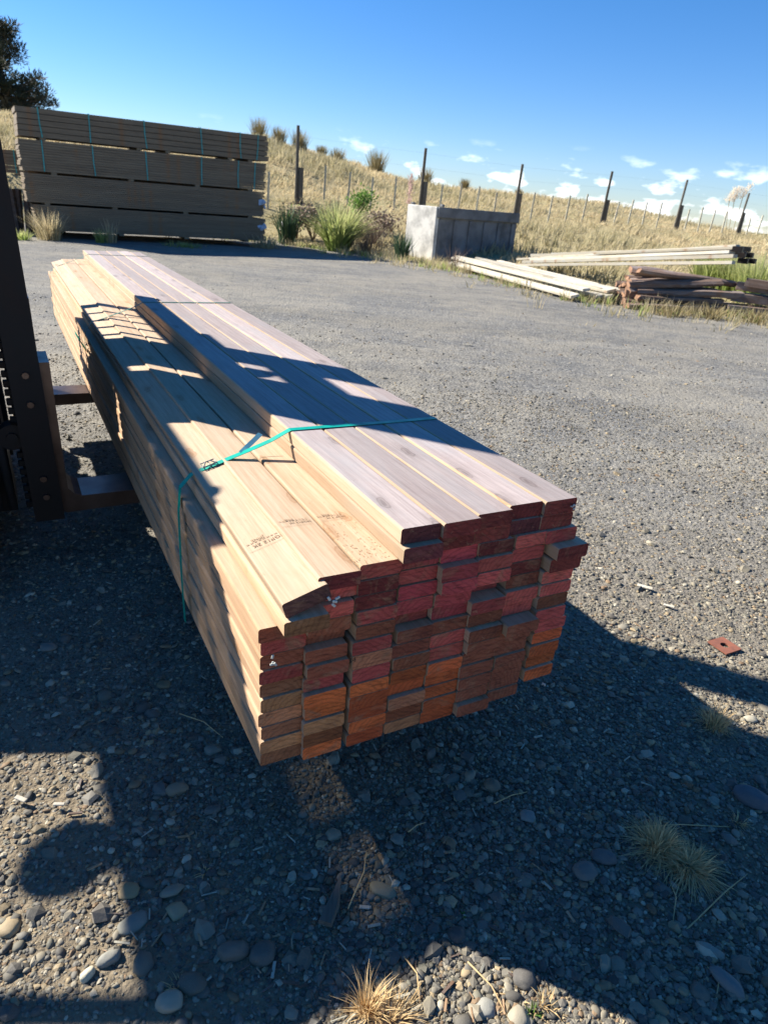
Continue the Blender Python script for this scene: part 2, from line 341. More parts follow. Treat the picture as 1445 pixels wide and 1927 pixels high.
xs = np.unique(np.concatenate([np.arange(-6, 8, .5), np.arange(-60, 61, 1.), np.arange(-400, 401, 20.)]))
ys = np.unique(np.concatenate([np.arange(-3, 16, .5), np.arange(-40, 120, 1.), np.arange(120, 1600, 40.)]))
X, Y = np.meshgrid(xs, ys); Z = terrain(X, Y)
nx, ny = len(xs), len(ys); V = np.stack([X, Y, Z], -1).reshape(-1, 3)
F = [(j * nx + i, j * nx + i + 1, (j + 1) * nx + i + 1, (j + 1) * nx + i) for j in range(ny - 1) for i in range(nx - 1)]
me = bpy.data.meshes.new('ground'); me.from_pydata(V.tolist(), [], F); me.polygons.foreach_set('use_smooth', [True] * len(F))
a = np.clip(V[:, 0] / np.maximum(V[:, 1], 1), -1.1, 1.1); edge = np.interp(a, A_X, EDGE)
g = np.clip((V[:, 1] - edge + .6) / 2.2, 0, 1); far = np.clip((V[:, 1] - 90) / 60, 0, 1)
at = me.attributes.new('cover', 'FLOAT_COLOR', 'POINT'); at.data.foreach_set('color', np.stack([g, far, g * 0, g * 0 + 1], -1).ravel())
ground = bpy.data.objects.new('ground', me); COL.objects.link(ground); tag(ground, 'grey gravel yard rising into a dry grassy hill', 'ground', kind='structure')
t = NT('yard_gravel'); tc = t.node('ShaderNodeTexCoord'); v = tc.outputs['Object']
cov = t.node('ShaderNodeSeparateColor', {0: t.node('ShaderNodeAttribute', attribute_name='cover').outputs['Color']})
v1 = t.node('ShaderNodeTexVoronoi', {'Vector': v, 'Scale': 95.}); v2 = t.node('ShaderNodeTexVoronoi', {'Vector': v, 'Scale': 34.}); v3 = t.node('ShaderNodeTexVoronoi', {'Vector': v, 'Scale': 230.})
s1 = t.node('ShaderNodeSeparateColor', {0: v1.outputs['Color']}); s2 = t.node('ShaderNodeSeparateColor', {0: v2.outputs['Color']})
stone = t.ramp(s1.outputs[0], [(0, (.14, .138, .135)), (.5, (.20, .195, .18)), (.85, (.27, .26, .235)), (1, (.38, .36, .32))])
stone = t.mix(t.math('GREATER_THAN', s2.outputs[0], .72), stone, t.ramp(s2.outputs[1], [(0, (.12, .125, .13)), (.6, (.24, .235, .22)), (1, (.36, .34, .30))]))
mot = t.noise(v, 11, 6, .75); stone = t.mix(t.ramp(mot.outputs['Fac'], [(.40, (.6, .6, .6)), (.56, (0, 0, 0))]), stone, (.10, .10, .098, 1)); stone = t.mix(t.ramp(v1.outputs['Distance'], [(.35, (0, 0, 0)), (.75, (.5, .5, .5))]), stone, (.09, .082, .07, 1))
nb = t.noise(v, .55, 5, .6, .4); nm = t.noise(v, 3.2, 5, .65)
dust = t.math('MULTIPLY', t.ramp(t.math('ADD', t.math('MULTIPLY', nb.outputs['Fac'], .55), t.math('MULTIPLY', nm.outputs['Fac'], .45)), [(.42, (0, 0, 0)), (.58, (1, 1, 1))]), .62)
fn = t.noise(v, 130, 4, .7)
sy = t.node('ShaderNodeSeparateXYZ', {0: v}); nearf = t.math('SUBTRACT', 1., t.math('MULTIPLY', t.math('SUBTRACT', sy.outputs[1], 1.2), .32, clamp=True), clamp=True)
dcol = t.mix(nearf, t.mix(fn.outputs['Fac'], (.21, .186, .145, 1), (.38, .345, .275, 1)), t.mix(fn.outputs['Fac'], (.15, .112, .068, 1), (.32, .255, .165, 1)))
tr_ = t.noise(t.mapping(v, (.16, 1.5, 1), rot=(0, 0, -.25)), 1.0, 4, .55, .5); grav = t.mix(t.math('MAXIMUM', dust, t.math('MULTIPLY', nearf, .85)), stone, dcol); grav = t.mix(t.ramp(tr_.outputs['Fac'], [(.42, (0, 0, 0)), (.66, (.55, .55, .55))]), grav, t.mix(1., grav, (.74, .735, .72, 1), 'MULTIPLY')); grav = t.mix(t.ramp(tr_.outputs['Fac'], [(.30, (.35, .35, .35)), (.44, (0, 0, 0))]), grav, (.30, .275, .22, 1))
soil = t.mix(t.noise(v, 1.3, 5, .6).outputs['Fac'], (.40, .31, .17, 1), (.27, .24, .12, 1)); soil = t.mix(t.math('MULTIPLY', t.ramp(t.noise(v, .35, 4).outputs['Fac'], [(.5, (0, 0, 0)), (.7, (1, 1, 1))]), .5), soil, (.15, .16, .06, 1))
gn = t.noise(v, 1.6, 5, .65)
gm = t.math('GREATER_THAN', t.math('ADD', cov.outputs[0], t.math('MULTIPLY', t.math('SUBTRACT', gn.outputs['Fac'], .5), 1.3)), .5)
c = t.mix(gm, grav, soil); c = t.mix(cov.outputs[1], c, (.055, .095, .04, 1))
t.col(c); t.rough(.93); t.b.inputs['Specular IOR Level'].default_value = .25
hh = t.math('ADD', t.math('MULTIPLY', t.math('SUBTRACT', 1., v1.outputs['Distance']), .6), t.math('ADD', t.math('MULTIPLY', t.math('SUBTRACT', 1., v2.outputs['Distance']), 1.3), t.math('MULTIPLY', fn.outputs['Fac'], 1.0)))
hh = t.math('ADD', hh, t.math('MULTIPLY', t.noise(v, 7, 4).outputs['Fac'], 2.2))
t.bump(hh, .7, .010); ground.data.materials.append(t.m)

# ------------------------------------------------------------------ gravel: many loose pebbles (one mass)
def stone_proto(sub):
    v = [(1, 0, 0), (-1, 0, 0), (0, 1, 0), (0, -1, 0), (0, 0, 1), (0, 0, -1)]
    f = [(0, 2, 4), (2, 1, 4), (1, 3, 4), (3, 0, 4), (2, 0, 5), (1, 2, 5), (3, 1, 5), (0, 3, 5)]
    for _ in range(sub):
        v = list(v); nf = []; cache = {}
        def mid(a, b):
            k = (min(a, b), max(a, b))
            if k not in cache:
                p = np.array(v[a]) + np.array(v[b]); p = p / np.linalg.norm(p); cache[k] = len(v); v.append(tuple(p))
            return cache[k]
        for a, b, c in f:
            x, y, z = mid(a, b), mid(b, c), mid(c, a); nf += [(a, x, z), (x, b, y), (z, y, c), (x, y, z)]
        f = nf
    return np.array(v, float), np.array(f)
def stones_mesh(name, pos, size, sub, mat, seed):
    r = np.random.default_rng(seed); P, Fc = stone_proto(sub); n = len(pos); k = len(P)
    ax = np.stack([np.ones(n), r.uniform(.55, .95, n), r.uniform(.28, .62, n)], 1) * size[:, None]
    ang = (r.random(n) < .5)[:, None, None]; lump = 1 + r.uniform(-.16, .16, (n, k, 1)) * np.where(ang, 2.0, 1.)
    V = P[None] * ax[:, None, :] * lump
    # tilt a little, then spin
    tx, ty, tz = r.normal(0, .22, n), r.normal(0, .22, n), r.uniform(0, 2 * pi, n)
    x, y, z = V[..., 0], V[..., 1], V[..., 2]
    y, z = y * np.cos(tx)[:, None] - z * np.sin(tx)[:, None], y * np.sin(tx)[:, None] + z * np.cos(tx)[:, None]
    x, z = x * np.cos(ty)[:, None] + z * np.sin(ty)[:, None], -x * np.sin(ty)[:, None] + z * np.cos(ty)[:, None]
    x, y = x * np.cos(tz)[:, None] - y * np.sin(tz)[:, None], x * np.sin(tz)[:, None] + y * np.cos(tz)[:, None]
    V = np.stack([x, y, z], -1) + pos[:, None, :]; V = V.reshape(-1, 3)
    F = (Fc[None] + (np.arange(n) * k)[:, None, None]).reshape(-1, 3)
    me = bpy.data.meshes.new(name); me.vertices.add(len(V)); me.vertices.foreach_set('co', V.ravel())
    me.loops.add(F.size); me.loops.foreach_set('vertex_index', F.ravel()); me.polygons.add(len(F)); me.polygons.foreach_set('loop_start', np.arange(0, F.size, 3))
    me.polygons.foreach_set('use_smooth', np.repeat(~ang[:, 0, 0], len(Fc))); me.update(calc_edges=True)
    pal = np.array([(.14, .138, .133), (.185, .178, .16), (.085, .084, .083), (.235, .22, .185), (.29, .24, .165), (.16, .16, .14), (.38, .36, .31), (.21, .15, .10), (.115, .11, .105)])
    c = pal[r.choice(len(pal), n, p=[.18, .18, .13, .15, .10, .09, .06, .05, .06])] * r.uniform(.7, 1.3, (n, 1)) * np.array([1.07, 1.0, .86])
    c = np.repeat(np.concatenate([c, np.ones((n, 1))], 1), k, 0)
    at = me.attributes.new('tint', 'FLOAT_COLOR', 'POINT'); at.data.foreach_set('color', c.ravel())
    me.materials.append(mat); o = bpy.data.objects.new(name, me); COL.objects.link(o); return o
t = NT('river_pebble'); tc = t.node('ShaderNodeTexCoord'); at = t.node('ShaderNodeAttribute', attribute_name='tint')
n = t.noise(tc.outputs['Object'], 60, 5, .6); n2 = t.noise(tc.outputs['Object'], 400, 3, .6)
b = t.mix(t.math('MULTIPLY', n.outputs['Fac'], .5), at.outputs['Color'], t.mix(1., at.outputs['Color'], (.55, .52, .48, 1), 'MULTIPLY'))
b = t.mix(t.ramp(n2.outputs['Fac'], [(.58, (0, 0, 0)), (.75, (.4, .4, .4))]), b, (.26, .24, .20, 1))
t.col(b); t.rough(.72); t.bump(t.math('ADD', n.outputs['Fac'], t.math('MULTIPLY', n2.outputs['Fac'], .3)), .5, .002); M['pebble'] = t.m

def scatter(n, y0, y1, margin=.12):
    """points on the yard inside the wedge the photograph takes in"""
    y = y0 * (y1 / y0) ** RNG.random(n) if y1 / y0 > 2 else RNG.uniform(y0, y1, n)
    lo = -.60 * y - margin * 4 - .25; hi = .56 * y + margin * 4 + .25
    x = lo + (hi - lo) * RNG.random(n); return x, y
def pebbles():
    P = []; S = []
    def put(n, y0, y1, s0, s1, pw=2.2, sink=.15, patch=0.):
        x, y = scatter(n, y0, y1)
        if patch:
            den = np.array([mnoise.noise(Vector((a * 1.6, b * 1.6, 3.))) for a, b in zip(x, y)]); k = RNG.random(n) < np.clip(.62 + den * patch + .25 * (x > .2), .12, 1)
            x, y = x[k], y[k]
        s = s0 + (s1 - s0) * RNG.random(len(x)) ** pw
        P.append(np.stack([x, y, terrain(x, y) + s * sink], 1)); S.append(s)
    put(120000, .72, 2.3, .0021, .0075, 1.7, .15, .8)
    put(15000, .72, 2.6, .0055, .014, 1.8, .2, 1.3)
    put(620, .72, 3.2, .013, .028, 2.4, .1)
    put(40000, 2.2, 5.5, .004, .010, 1.6, .1, .6)
    put(5200, 2.3, 8.5, .008, .018, 2.2, .05, .7)
    put(4500, 5.0, 15, .007, .016, 2.4, -.1, .6)
    put(260, 3, 15, .015, .035, 2.6, -.1)
    P = np.concatenate(P); S = np.concatenate(S)
    inyard = P[:, 1] < np.interp(np.clip(P[:, 0] / P[:, 1], -1.1, 1.1), A_X, EDGE) - .2
    return P[inyard], S[inyard]
P_, S_ = pebbles()
gv = stones_mesh('gravel', P_, S_, 1, M['pebble'], 5); tag(gv, 'loose grey river gravel covering the yard', 'gravel', kind='stuff')

def cobble(x, y, L, asp, hgt, colr, label, rz=0., sink=.45, group='larger stones in the gravel'):
    P, Fc = stone_proto(3); g = MB(); p = pix(x, y); sd = random.random() * 99
    vs = []
    for q in P:
        q = Vector(q); d = 1 + .16 * mnoise.noise(q * 1.3 + Vector((sd, 0, 0))) + .05 * mnoise.noise(q * 3 + Vector((0, sd, 0)))
        q = Vector((math.copysign(abs(q.x) ** .9, q.x), math.copysign(abs(q.y) ** .9, q.y), q.z))
        vs.append(rotz(rz) @ Vector((q.x * L * d, q.y * L * asp * d, q.z * hgt * d)) + Vector((p.x, p.y, gz(p.x, p.y) + hgt * (1 - sink * 1.2))))
    colr = (colr[0] * 1.08, colr[1], colr[2] * .84); g.add(vs, [tuple(f) for f in Fc], 0, colr); o = g.build('river_stone', M['pebble'], smooth=True); tag(o, label, 'stone', group)
cobble(1412, 1512, .052, .6, .022, (.105, .12, .15), 'big smooth blue-grey stone just above the dry grass tuft', -.5)
cobble(1098, 1648, .027, .9, .014, (.16, .165, .17), 'round pale grey stone beside the big dry grass tuft', .3)
cobble(1133, 1622, .030, .62, .014, (.12, .13, .145), 'dark oval stone touching the round pale one by the grass tuft', -.1)
cobble(440, 1792, .031, .62, .017, (.155, .15, .14), 'olive grey potato-shaped stone in the shade below the sunlit patch', .25)
cobble(495, 1796, .027, .9, .015, (.11, .12, .12), 'round dark stone beside the olive grey one', .2)
cobble(243, 1674, .021, .92, .008, (.34, .27, .17), 'round flat tan stone in the sunlit patch', .0)
cobble(250, 1735, .032, .6, .009, (.24, .25, .24), 'flat angular pale slab in the sunlit patch', .75)
cobble(320, 1884, .025, .82, .014, (.33, .33, .29), 'pale round stone below the small orange weed', .1)
cobble(362, 1851, .027, .75, .012, (.14, .135, .12), 'dull brown stone at the shadow line by the orange weed', -.2)
cobble(333, 1486, .028, .6, .016, (.23, .20, .16), 'brown oval stone under the lower corner of the timber bundle', .3)
cobble(720, 1679, .030, .55, .010, (.24, .225, .18), 'pale flat oval stone right of the grey stick', -.3)
cobble(627, 1572, .019, .85, .009, (.26, .25, .21), 'small pale round stone above the grey stick', .2)
cobble(924, 1484, .022, .9, .014, (.17, .155, .13), 'brown rounded stone below the red board ends', .0)
cobble(991, 1542, .020, .9, .010, (.22, .245, .26), 'pale bluish flat stone lying in deep shade', .0)
cobble(858, 1765, .018, .95, .012, (.085, .085, .09), 'almost black round stone above the sunlit strip', .0)
cobble(911, 1902, .021, .85, .008, (.30, .315, .32), 'flat pale grey stone in the sunlit strip', .3)
cobble(1410, 1358, .020, .7, .009, (.38, .37, .33), 'pale stone catching a spot of sun by the small grass tuft', .0)
cobble(1362, 1858, .036, .42, .014, (.17, .19, .21), 'long blue-grey stone leaning downhill in the shade', -.9)
cobble(1332, 1798, .028, .38, .010, (.25, .26, .25), 'slim pale grey stone below the big grass tuft', -.55)
cobble(985, 1848, .023, .9, .012, (.105, .105, .11), 'round charcoal stone on the edge of the sunlit strip', .0)
cobble(92, 1218, .026, .8, .010, (.20, .20, .20), 'lone grey stone in the deep shade below the fork', .0)
cobble(205, 1802, .022, .6, .012, (.25, .26, .26), 'grey bean-shaped stone in the sunlit patch', .6)
cobble(165, 1832, .016, .6, .011, (.55, .53, .45), 'small bright white stone in the sunlit patch', 1.1)
cobble(640, 1712 - 60, .012, .6, .007, (.16, .16, .16), 'small grey stone at the tip of the grey stick', 1.1)

# ------------------------------------------------------------------ plants
def blades(g, base, n, h, spread, w, lean=.5, mat=0, droop=.5, seg=3, rad=.02, tintf=None, dirb=None, hz=.35):
    """curved narrow blades springing from around base"""
    b = Vector(base)
    for i in range(n):
        a = random.uniform(0, 2 * pi) if dirb is None else random.gauss(dirb[0], dirb[1])
        l = h * random.uniform(1 - hz, 1 + hz * .4); sp_ = spread * random.uniform(.1, 1.)
        d = Vector((cos(a), sin(a), 0)); o = b + d * random.uniform(0, rad); side = Vector((-sin(a), cos(a), 0)) * w * random.uniform(.6, 1.2)
        side.rotate(Matrix.Rotation(random.uniform(-.9, .9), 3, 'Z'))
        vs = []; tt = random.random(); ti = []; sw = Vector((-sin(a), cos(a), 0)) * random.gauss(0, .38) * sp_
        for k in range(seg + 1):
            f = k / seg; p = o + d * (sp_ * f ** 1.4) + sw * (f * f) + Vector((0, 0, l * (f - droop * f * f * sp_ / max(h, .001) * .5)))
            ww = side * (1 - f ** 1.6) * .5 + side * .03
            vs += [p - ww, p + ww]; ti += [(tt, f * f * .8, 0)] * 2
        o_ = len(g.v); g.v += [tuple(q) for q in vs]; g.tint += ti
        g.f += [(o_ + 2 * k, o_ + 2 * k + 1, o_ + 2 * k + 3, o_ + 2 * k + 2) for k in range(seg)]; g.mi += [mat] * seg
def tuft(name, label, cat, loc, mat, n, h, spread, w, group=None, **k):
    g = MB(); blades(g, loc, n, h, spread, w, **k); o = g.build(name, mat, smooth='grass'); return tag(o, label, cat, group)
def on(x, y, Y):
    """a point on the terrain under pixel column x at heading distance Y"""
    d = RT * (x - 722.5) - UP * (y - 963.5) + FW * 1290.; X = d.x / d.y * Y; return Vector((X, Y, gz(X, Y)))

# dry hill cover (one mass)
def hill_grass():
    n = 15500
    a = RNG.uniform(-.62, .60, n); e, f, c = (np.interp(a, A_X, q) for q in (EDGE, FENCE, CREST_Y))
    tt = RNG.random(n) ** .8; y = e + .3 + tt * (c + 2 - e); x = a * y; z = terrain(x, y)
    V = []; T = []; B = 5
    for i in range(B):
        ang = RNG.uniform(0, 2 * pi, n); hgt = RNG.uniform(.09, .30, n) * np.clip((y - e) / 5, .35, 1.) * np.where(np.abs(y - f) < 2.5, .7, 1.); rr = RNG.uniform(0, .22, n)
        pa = np.array([.7 * mnoise.noise(Vector((p * .12, q * .16, 5))) + .8 * mnoise.noise(Vector((p * .35, q * .35, 0))) for p, q in zip(x, y)]) if i == 0 else pa
        hgt = hgt * (1 + pa * .7)
        bx = x + np.cos(ang) * rr; by = y + np.sin(ang) * rr; w = RNG.uniform(.012, .035, n)
        ox = np.cos(ang + 1.2) * w; oy = np.sin(ang + 1.2) * w; lx = RNG.normal(.05, .12, n); ly = RNG.normal(0, .12, n)
        V.append(np.stack([np.stack([bx - ox, by - oy, z - .03], 1), np.stack([bx + ox, by + oy, z - .03], 1), np.stack([bx + lx + ox * .3, by + ly + oy * .3, z + hgt], 1)], 1))
        tn = np.clip(.42 + pa * 1.4 + RNG.normal(0, .2, n), 0, 1); T.append(np.stack([tn, RNG.uniform(0, .7, n), tn * 0], 1))
    V = np.concatenate(V).reshape(-1, 3); T = np.repeat(np.concatenate(T), 3, 0); F = np.arange(len(V)).reshape(-1, 3)
    me = bpy.data.meshes.new('dry_grass'); me.vertices.add(len(V)); me.vertices.foreach_set('co', V.ravel()); me.loops.add(F.size); me.loops.foreach_set('vertex_index', F.ravel())
    me.polygons.add(len(F)); me.polygons.foreach_set('loop_start', np.arange(0, F.size, 3)); me.update(calc_edges=True)
    at = me.attributes.new('tint', 'FLOAT_COLOR', 'POINT'); at.data.foreach_set('color', np.concatenate([T, np.ones((len(T), 1))], 1).ravel())
    me.materials.append(M['dry']); o = bpy.data.objects.new('dry_grass', me); COL.objects.link(o)
    tag(o, 'dry golden grass covering the hill and the yard edge', 'grass', kind='stuff')
hill_grass()
# low green and straw growth at the yard edge (one mass)
g = MB()
for i in range(420):
    a = random.uniform(-.62, .52); e = float(np.interp(a, A_X, EDGE)); y = e + random.gauss(.2, .55); x = a * y
    blades(g, (x, y, gz(x, y)), random.randint(5, 12), random.uniform(.05, .22), .12, .02, seg=2, rad=.12)
o = g.build('edge_grass', M['green'], smooth='grass'); tag(o, 'low green weeds and grass along the gravel edge', 'grass', kind='stuff')

g = MB()
for i in range(900):
    a = random.uniform(-.62, .56); e = float(np.interp(a, A_X, EDGE)); y = e + random.gauss(.3, .9); x = a * y
    blades(g, (x, y, gz(x, y)), random.randint(5, 11), random.uniform(.06, .30), .14, .014, seg=2, rad=.18)
o = g.build('edge_straw', M['dry'], smooth='grass'); tag(o, 'ragged tan dry growth along the gravel edge', 'grass', kind='stuff')
# tussocks along the crest of the hill
crest = [(487, 'narrow dark tussock, first on the crest right of the stacked packs', .95), (525, 'slim tussock, second on the crest right of the stacked packs', .85), (563, 'broad pale tussock on the crest above the first tall post', .95), (605, 'small tussock on the crest right of the first tall post', .6),
         (635, 'bushy brown tussock where the crest starts to fall', .85), (710, 'large brush-like tussock on the falling crest', 1.15), (803, 'tussock with arching stems beside the second tall post', .9), (880, 'low round tussock on the crest above the concrete bin', .6), (985, 'tiny tussock on the crest right of the concrete bin', .45)]
for x, lab, h in crest:
    a = (x - 772) / 1417; Yc = float(np.interp(a, A_X, CREST_Y)) - 3.0; p = on(x, 300, Yc)
    tuft('tussock', lab, 'tussock', p - Vector((0, 0, .08)), M['tus'], 260, h, h * .42, .03, 'tussocks along the hill crest', rad=.34 * h, seg=3, droop=.2)

# green plants near the gravel edge
tuft('toetoe_bush', 'large light green arching grass bush between the packs and the concrete bin', 'bush', on(635, 470, 19.6), M['green'], 620, 1.35, 1.15, .04, rad=.28, droop=.9, seg=5)
tuft('flax_bush', 'dark green flax bush beside the right end of the stacked packs', 'bush', on(540, 455, 20.6), M['bluegreen'], 150, 1.05, .5, .05, rad=.22, droop=.5, seg=4)
tuft('flax_plant', 'small dark green flax in front of the stacked packs', 'bush', on(112, 425, 17.4), M['bluegreen'], 60, .75, .42, .035, rad=.12, droop=.5, seg=4)
tuft('green_clump', 'upright green clump against the concrete bin', 'bush', on(755, 480, 18.3), M['bluegreen'], 120, .62, .3, .04, rad=.15, seg=4)
tuft('dry_clump', 'tan dry grass clump in front of the stacked packs', 'grass tuft', on(92, 430, 15.8), M['dry'], 240, .62, .42, .016, rad=.25)
tuft('dry_clump', 'tall thin dry stalks before the middle of the stacked packs', 'grass tuft', on(208, 435, 16.3), M['dry'], 40, .5, .16, .016, rad=.12)
tuft('weed_clump', 'yellow-green weed before the stacked packs beside the thin stalks', 'weed', on(190, 436, 16.1), M['green'], 70, .32, .16, .02, rad=.12)
tuft('weed_clump', 'bright green weed low beside the forklift mast', 'weed', on(35, 432, 15.4), M['green'], 120, .22, .22, .02, rad=.25)
tuft('dry_clump', 'brown dry grass at the right foot of the stacked packs', 'grass tuft', on(500, 470, 18.6), M['dry'], 200, .36, .3, .016, rad=.4)
tuft('weed_clump', 'patch of yellow-green weed on the gravel before the packs', 'weed', on(348, 458, 16.9), M['green'], 120, .13, .2, .02, rad=.5)
tuft('dry_clump', 'rusty dry brush left of the concrete bin', 'brush', on(690, 470, 19.5), M['twig'], 260, .8, .6, .012, rad=.4)
tuft('dry_clump', 'bare dark brush in front of the concrete bin wall', 'brush', on(855, 485, 17.0), M['twig'], 70, .55, .35, .010, rad=.1)
for k, (x, Y, lab) in enumerate([(1345, 16.2, 'first light green clump behind the raised boards'), (1398, 15.6, 'middle light green clump right of the raised boards'), (1440, 14.6, 'light green clump cut off behind the old beams')]):
    tuft('toetoe_bush', lab, 'bush', on(x, 470, Y), M['green'], 300, 1.0, .6, .03, rad=.3, droop=.7, seg=4)
tt_ = thing('pampas_plant', 'tall pampas stalks with three pale plumes against the sky', 'plant', on(1385, 440, 20.6))
g = MB(); hd = MB(); o0 = tt_.location.copy()
for (px, py, ln) in ((1372, 372, .28), (1382, 372, .26), (1398, 367, .3)):
    d = RT * (px - 722.5) - UP * (py - 963.5) + FW * 1290.; P = Vector((0, 0, H)) + d * (20.6 / d.y)
    g.tube([o0, o0.lerp(P, .6) + Vector((-.06, 0, 0)), P], .009, 5, tint=(.5, .5, 0))
    for i in range(300):
        f = random.random(); q = P + Vector((.20, 0, .36)) * (f * ln / .28 - .3) + Vector((random.gauss(0, .04), random.gauss(0, .04), random.gauss(0, .03)))
        w = Vector((random.gauss(0, .03), random.gauss(0, .03), .05)); hd.add([q, q + w, q + w * .5 + Vector((.012, .012, 0))], [(0, 1, 2)], 0, (random.random(), .2, 0))
    hd.build('plume', M['plume'], tt_, o0); hd = MB()
g.build('stalk', M['dry'], tt_, o0); pass
p = on(768, 395, 22.5); g = MB(); tp = thing('pink_plume_plant', 'single pinkish plume standing left of the concrete bin', 'plant', p)
g.tube([p, p + Vector((.02, 0, 1.0))], .008, 5, tint=(.5, .5, 0)); g.build('stalk', M['dry'], tp, p); hd = MB()
for i in range(220):
    f = random.random(); q = p + Vector((random.gauss(0, .04), random.gauss(0, .04), .85 + f * .8)); w = Vector((random.gauss(0, .03), random.gauss(0, .03), .07))
    hd.add([q, q + w, q + w * .5 + Vector((.02, .02, 0))], [(0, 1, 2)], 0, (random.random(), .2, 0))
hd.build('plume', M['pink_plume'], tp, p)
def shrub(name, label, p, h, r, n, mat, lsz=.07, stems=5, cat='shrub', grp=None):
    tb = thing(name, label, cat, p, group=grp); g = MB(); lf = MB(); tips = []
    for i in range(stems):
        a = random.uniform(0, 6.28); e = p + Vector((cos(a) * r * random.uniform(.3, .8), sin(a) * r * .6, h * random.uniform(.5, .95)))
        g.tube([p, p.lerp(e, .5) + Vector((0, 0, h * .08)), e], [.02, .014, .006], 5, tint=(.4, 0, 0)); tips.append(e)
    for i in range(n):
        e = random.choice(tips); q = e + Vector((random.gauss(0, r * .28), random.gauss(0, r * .28), random.gauss(0, h * .13)))
        d = Vector((random.gauss(0, 1), random.gauss(0, 1), random.gauss(.3, 1))).normalized() * lsz * random.uniform(.6, 1.3); s_ = d.orthogonal().normalized() * lsz * .35
        lf.add([q, q + d * .5 + s_, q + d, q + d * .5 - s_], [(0, 1, 2, 3)], 0, (random.random(), random.random() * .2, 0))
    g.build('stem', M['twig'], tb, p); lf.build('foliage', mat, tb, p, smooth='grass')
shrub('green_shrub', 'bright green leafy shrub beside the black stump', on(665, 400, 22.3), 1.05, .5, 620, M['bright'], .09)
shrub('green_shrub', 'thin green sapling at the foot of the first tall post', on(560, 400, 21.8), .8, .32, 260, M['bright'], .07)
shrub('brown_brush', 'tangled dead brush behind the grey rock', on(590, 415, 21.5), .9, .75, 900, M['twig'], .09, 9, 'brush')
shrub('brown_brush', 'dead reddish brush right of the large green bush', on(705, 440, 20.8), .75, .6, 700, M['twig'], .08, 8, 'brush')
p = on(677, 400, 21.9); g = MB(); g.tube([p, p + Vector((.0, 0, .3)), p + Vector((.02, 0, .42))], [.13, .12, .09], 10); o = g.build('tree_stump', M['iron'], smooth=True); tag(o, 'short black charred stump right of the leafy shrub', 'stump')
p = on(545, 385, 21.6); g = MB(); g.box(p + Vector((0, 0, .38)), (.5, .35, .28), rotz(.3), bev=.05); g.box(p + Vector((0, 0, .12)), (.22, .25, .28), rotz(.2)); o = g.build('concrete_block', M['concrete']); tag(o, 'grey concrete lump on a foot near the first tall post', 'block')

# foreground tufts (in the gravel)
def ground_tuft(parts, label, cat='grass tuft', mat='straw'):
    g = MB()
    for (x, y, n, h, s, w, rad) in parts:
        p = pix(x, y); blades(g, (p.x, p.y, gz(p.x, p.y)), n, h, s, w, rad=rad, seg=4, droop=1.3, hz=.6)
    o = g.build('dry_tuft', M[mat], smooth='grass'); tag(o, label, cat, 'dry tufts growing in the gravel')
ground_tuft([(1232, 1600, 380, .06, .085, .0030, .035), (1292, 1640, 420, .05, .095, .0030, .04), (1260, 1622, 160, .04, .08, .0028, .04)], 'big straw-coloured double grass tuft in the shaded gravel')
ground_tuft([(1342, 1372, 200, .075, .08, .0030, .03)], 'upright dry grass tuft below the sun spots in the shade')
ground_tuft([(1385, 1555, 40, .03, .04, .002, .015)], 'small wispy dry tuft beside the big blue-grey stone')
ground_tuft([(690, 1905, 120, .08, .06, .0026, .02), (735, 1925, 140, .05, .09, .003, .03)], 'golden dry grass tuft half in sun at the bottom edge')
ground_tuft([(335, 1858, 45, .02, .03, .0035, .012)], 'small orange dried weed beside the pale round stone')
ground_tuft([(388, 1637, 28, .016, .025, .003, .01)], 'tiny brown weed in the shade right of the sunlit patch')
ground_tuft([(1020, 1900, 30, .03, .03, .003, .02), (975, 1885, 20, .02, .04, .002, .03)], 'sparse orange stubble in the sunlit strip', 'weed')
g = MB(); p = pix(1000, 1912); blades(g, p, 16, .03, .02, .006, rad=.006); o = g.build('green_sprout', M['bright'], smooth='grass'); tag(o, 'small bright green sprout in the sunlit strip', 'weed')
g = MB(); p = pix(867, 1725); blades(g, p, 7, .014, .014, .010, rad=.004); o = g.build('green_sprout', M['bright'], smooth='grass'); tag(o, 'tiny green seedling in the dark gravel', 'weed')
# fallen straws, sticks and chips
g = MB()
for (x0, y0, x1, y1, b) in ((1275, 1765, 1405, 1645, .25), (880, 1810, 960, 1925, .05), (1260, 1660, 1265, 1740, .1), (1160, 1558, 1390, 1557, .03), (338, 1343, 420, 1388, .06), (930, 1512, 992, 1490, .0), (768, 1566, 800, 1548, 0), (1330, 1820, 1345, 1890, .2), (760, 1800, 790, 1890, .08), (655, 1710, 690, 1600, .1)):
    a, b_ = pix(x0, y0, .012), pix(x1, y1, .012); mid = a.lerp(b_, .5) + Vector((b * .12, b * .1, .008)); g.tube([a, a.lerp(mid, .6), mid, mid.lerp(b_, .5), b_], [.0016, .0016, .0014, .0012, .0008], 5, tint=(.2, .3, 0))
o = g.build('fallen_straws', M['straw'], smooth=True); tag(o, 'scattered dry straws lying on the gravel', 'straw', kind='stuff')
g = MB()
for i in range(420):
    x, y = float(RNG.uniform(-.6, .56)), float(.75 * 5 ** RNG.random()); x *= y; L_ = random.uniform(.004, .016); z = gz(x, y) + random.uniform(.004, .010)
    g.box((x, y, z), (L_ * 2, L_ * random.uniform(.12, .4), random.uniform(.0012, .003)), rotz(random.uniform(0, 3.14)) @ Matrix.Rotation(random.gauss(0, .2), 3, 'X'), random.choice((0, 0, 1, 2)))
o = g.build('wood_crumbs', [M['oldbrown'], M['batten'], M['fresh_side']]); tag(o, 'bark and wood crumbs scattered through the gravel', 'wood crumbs', kind='stuff')
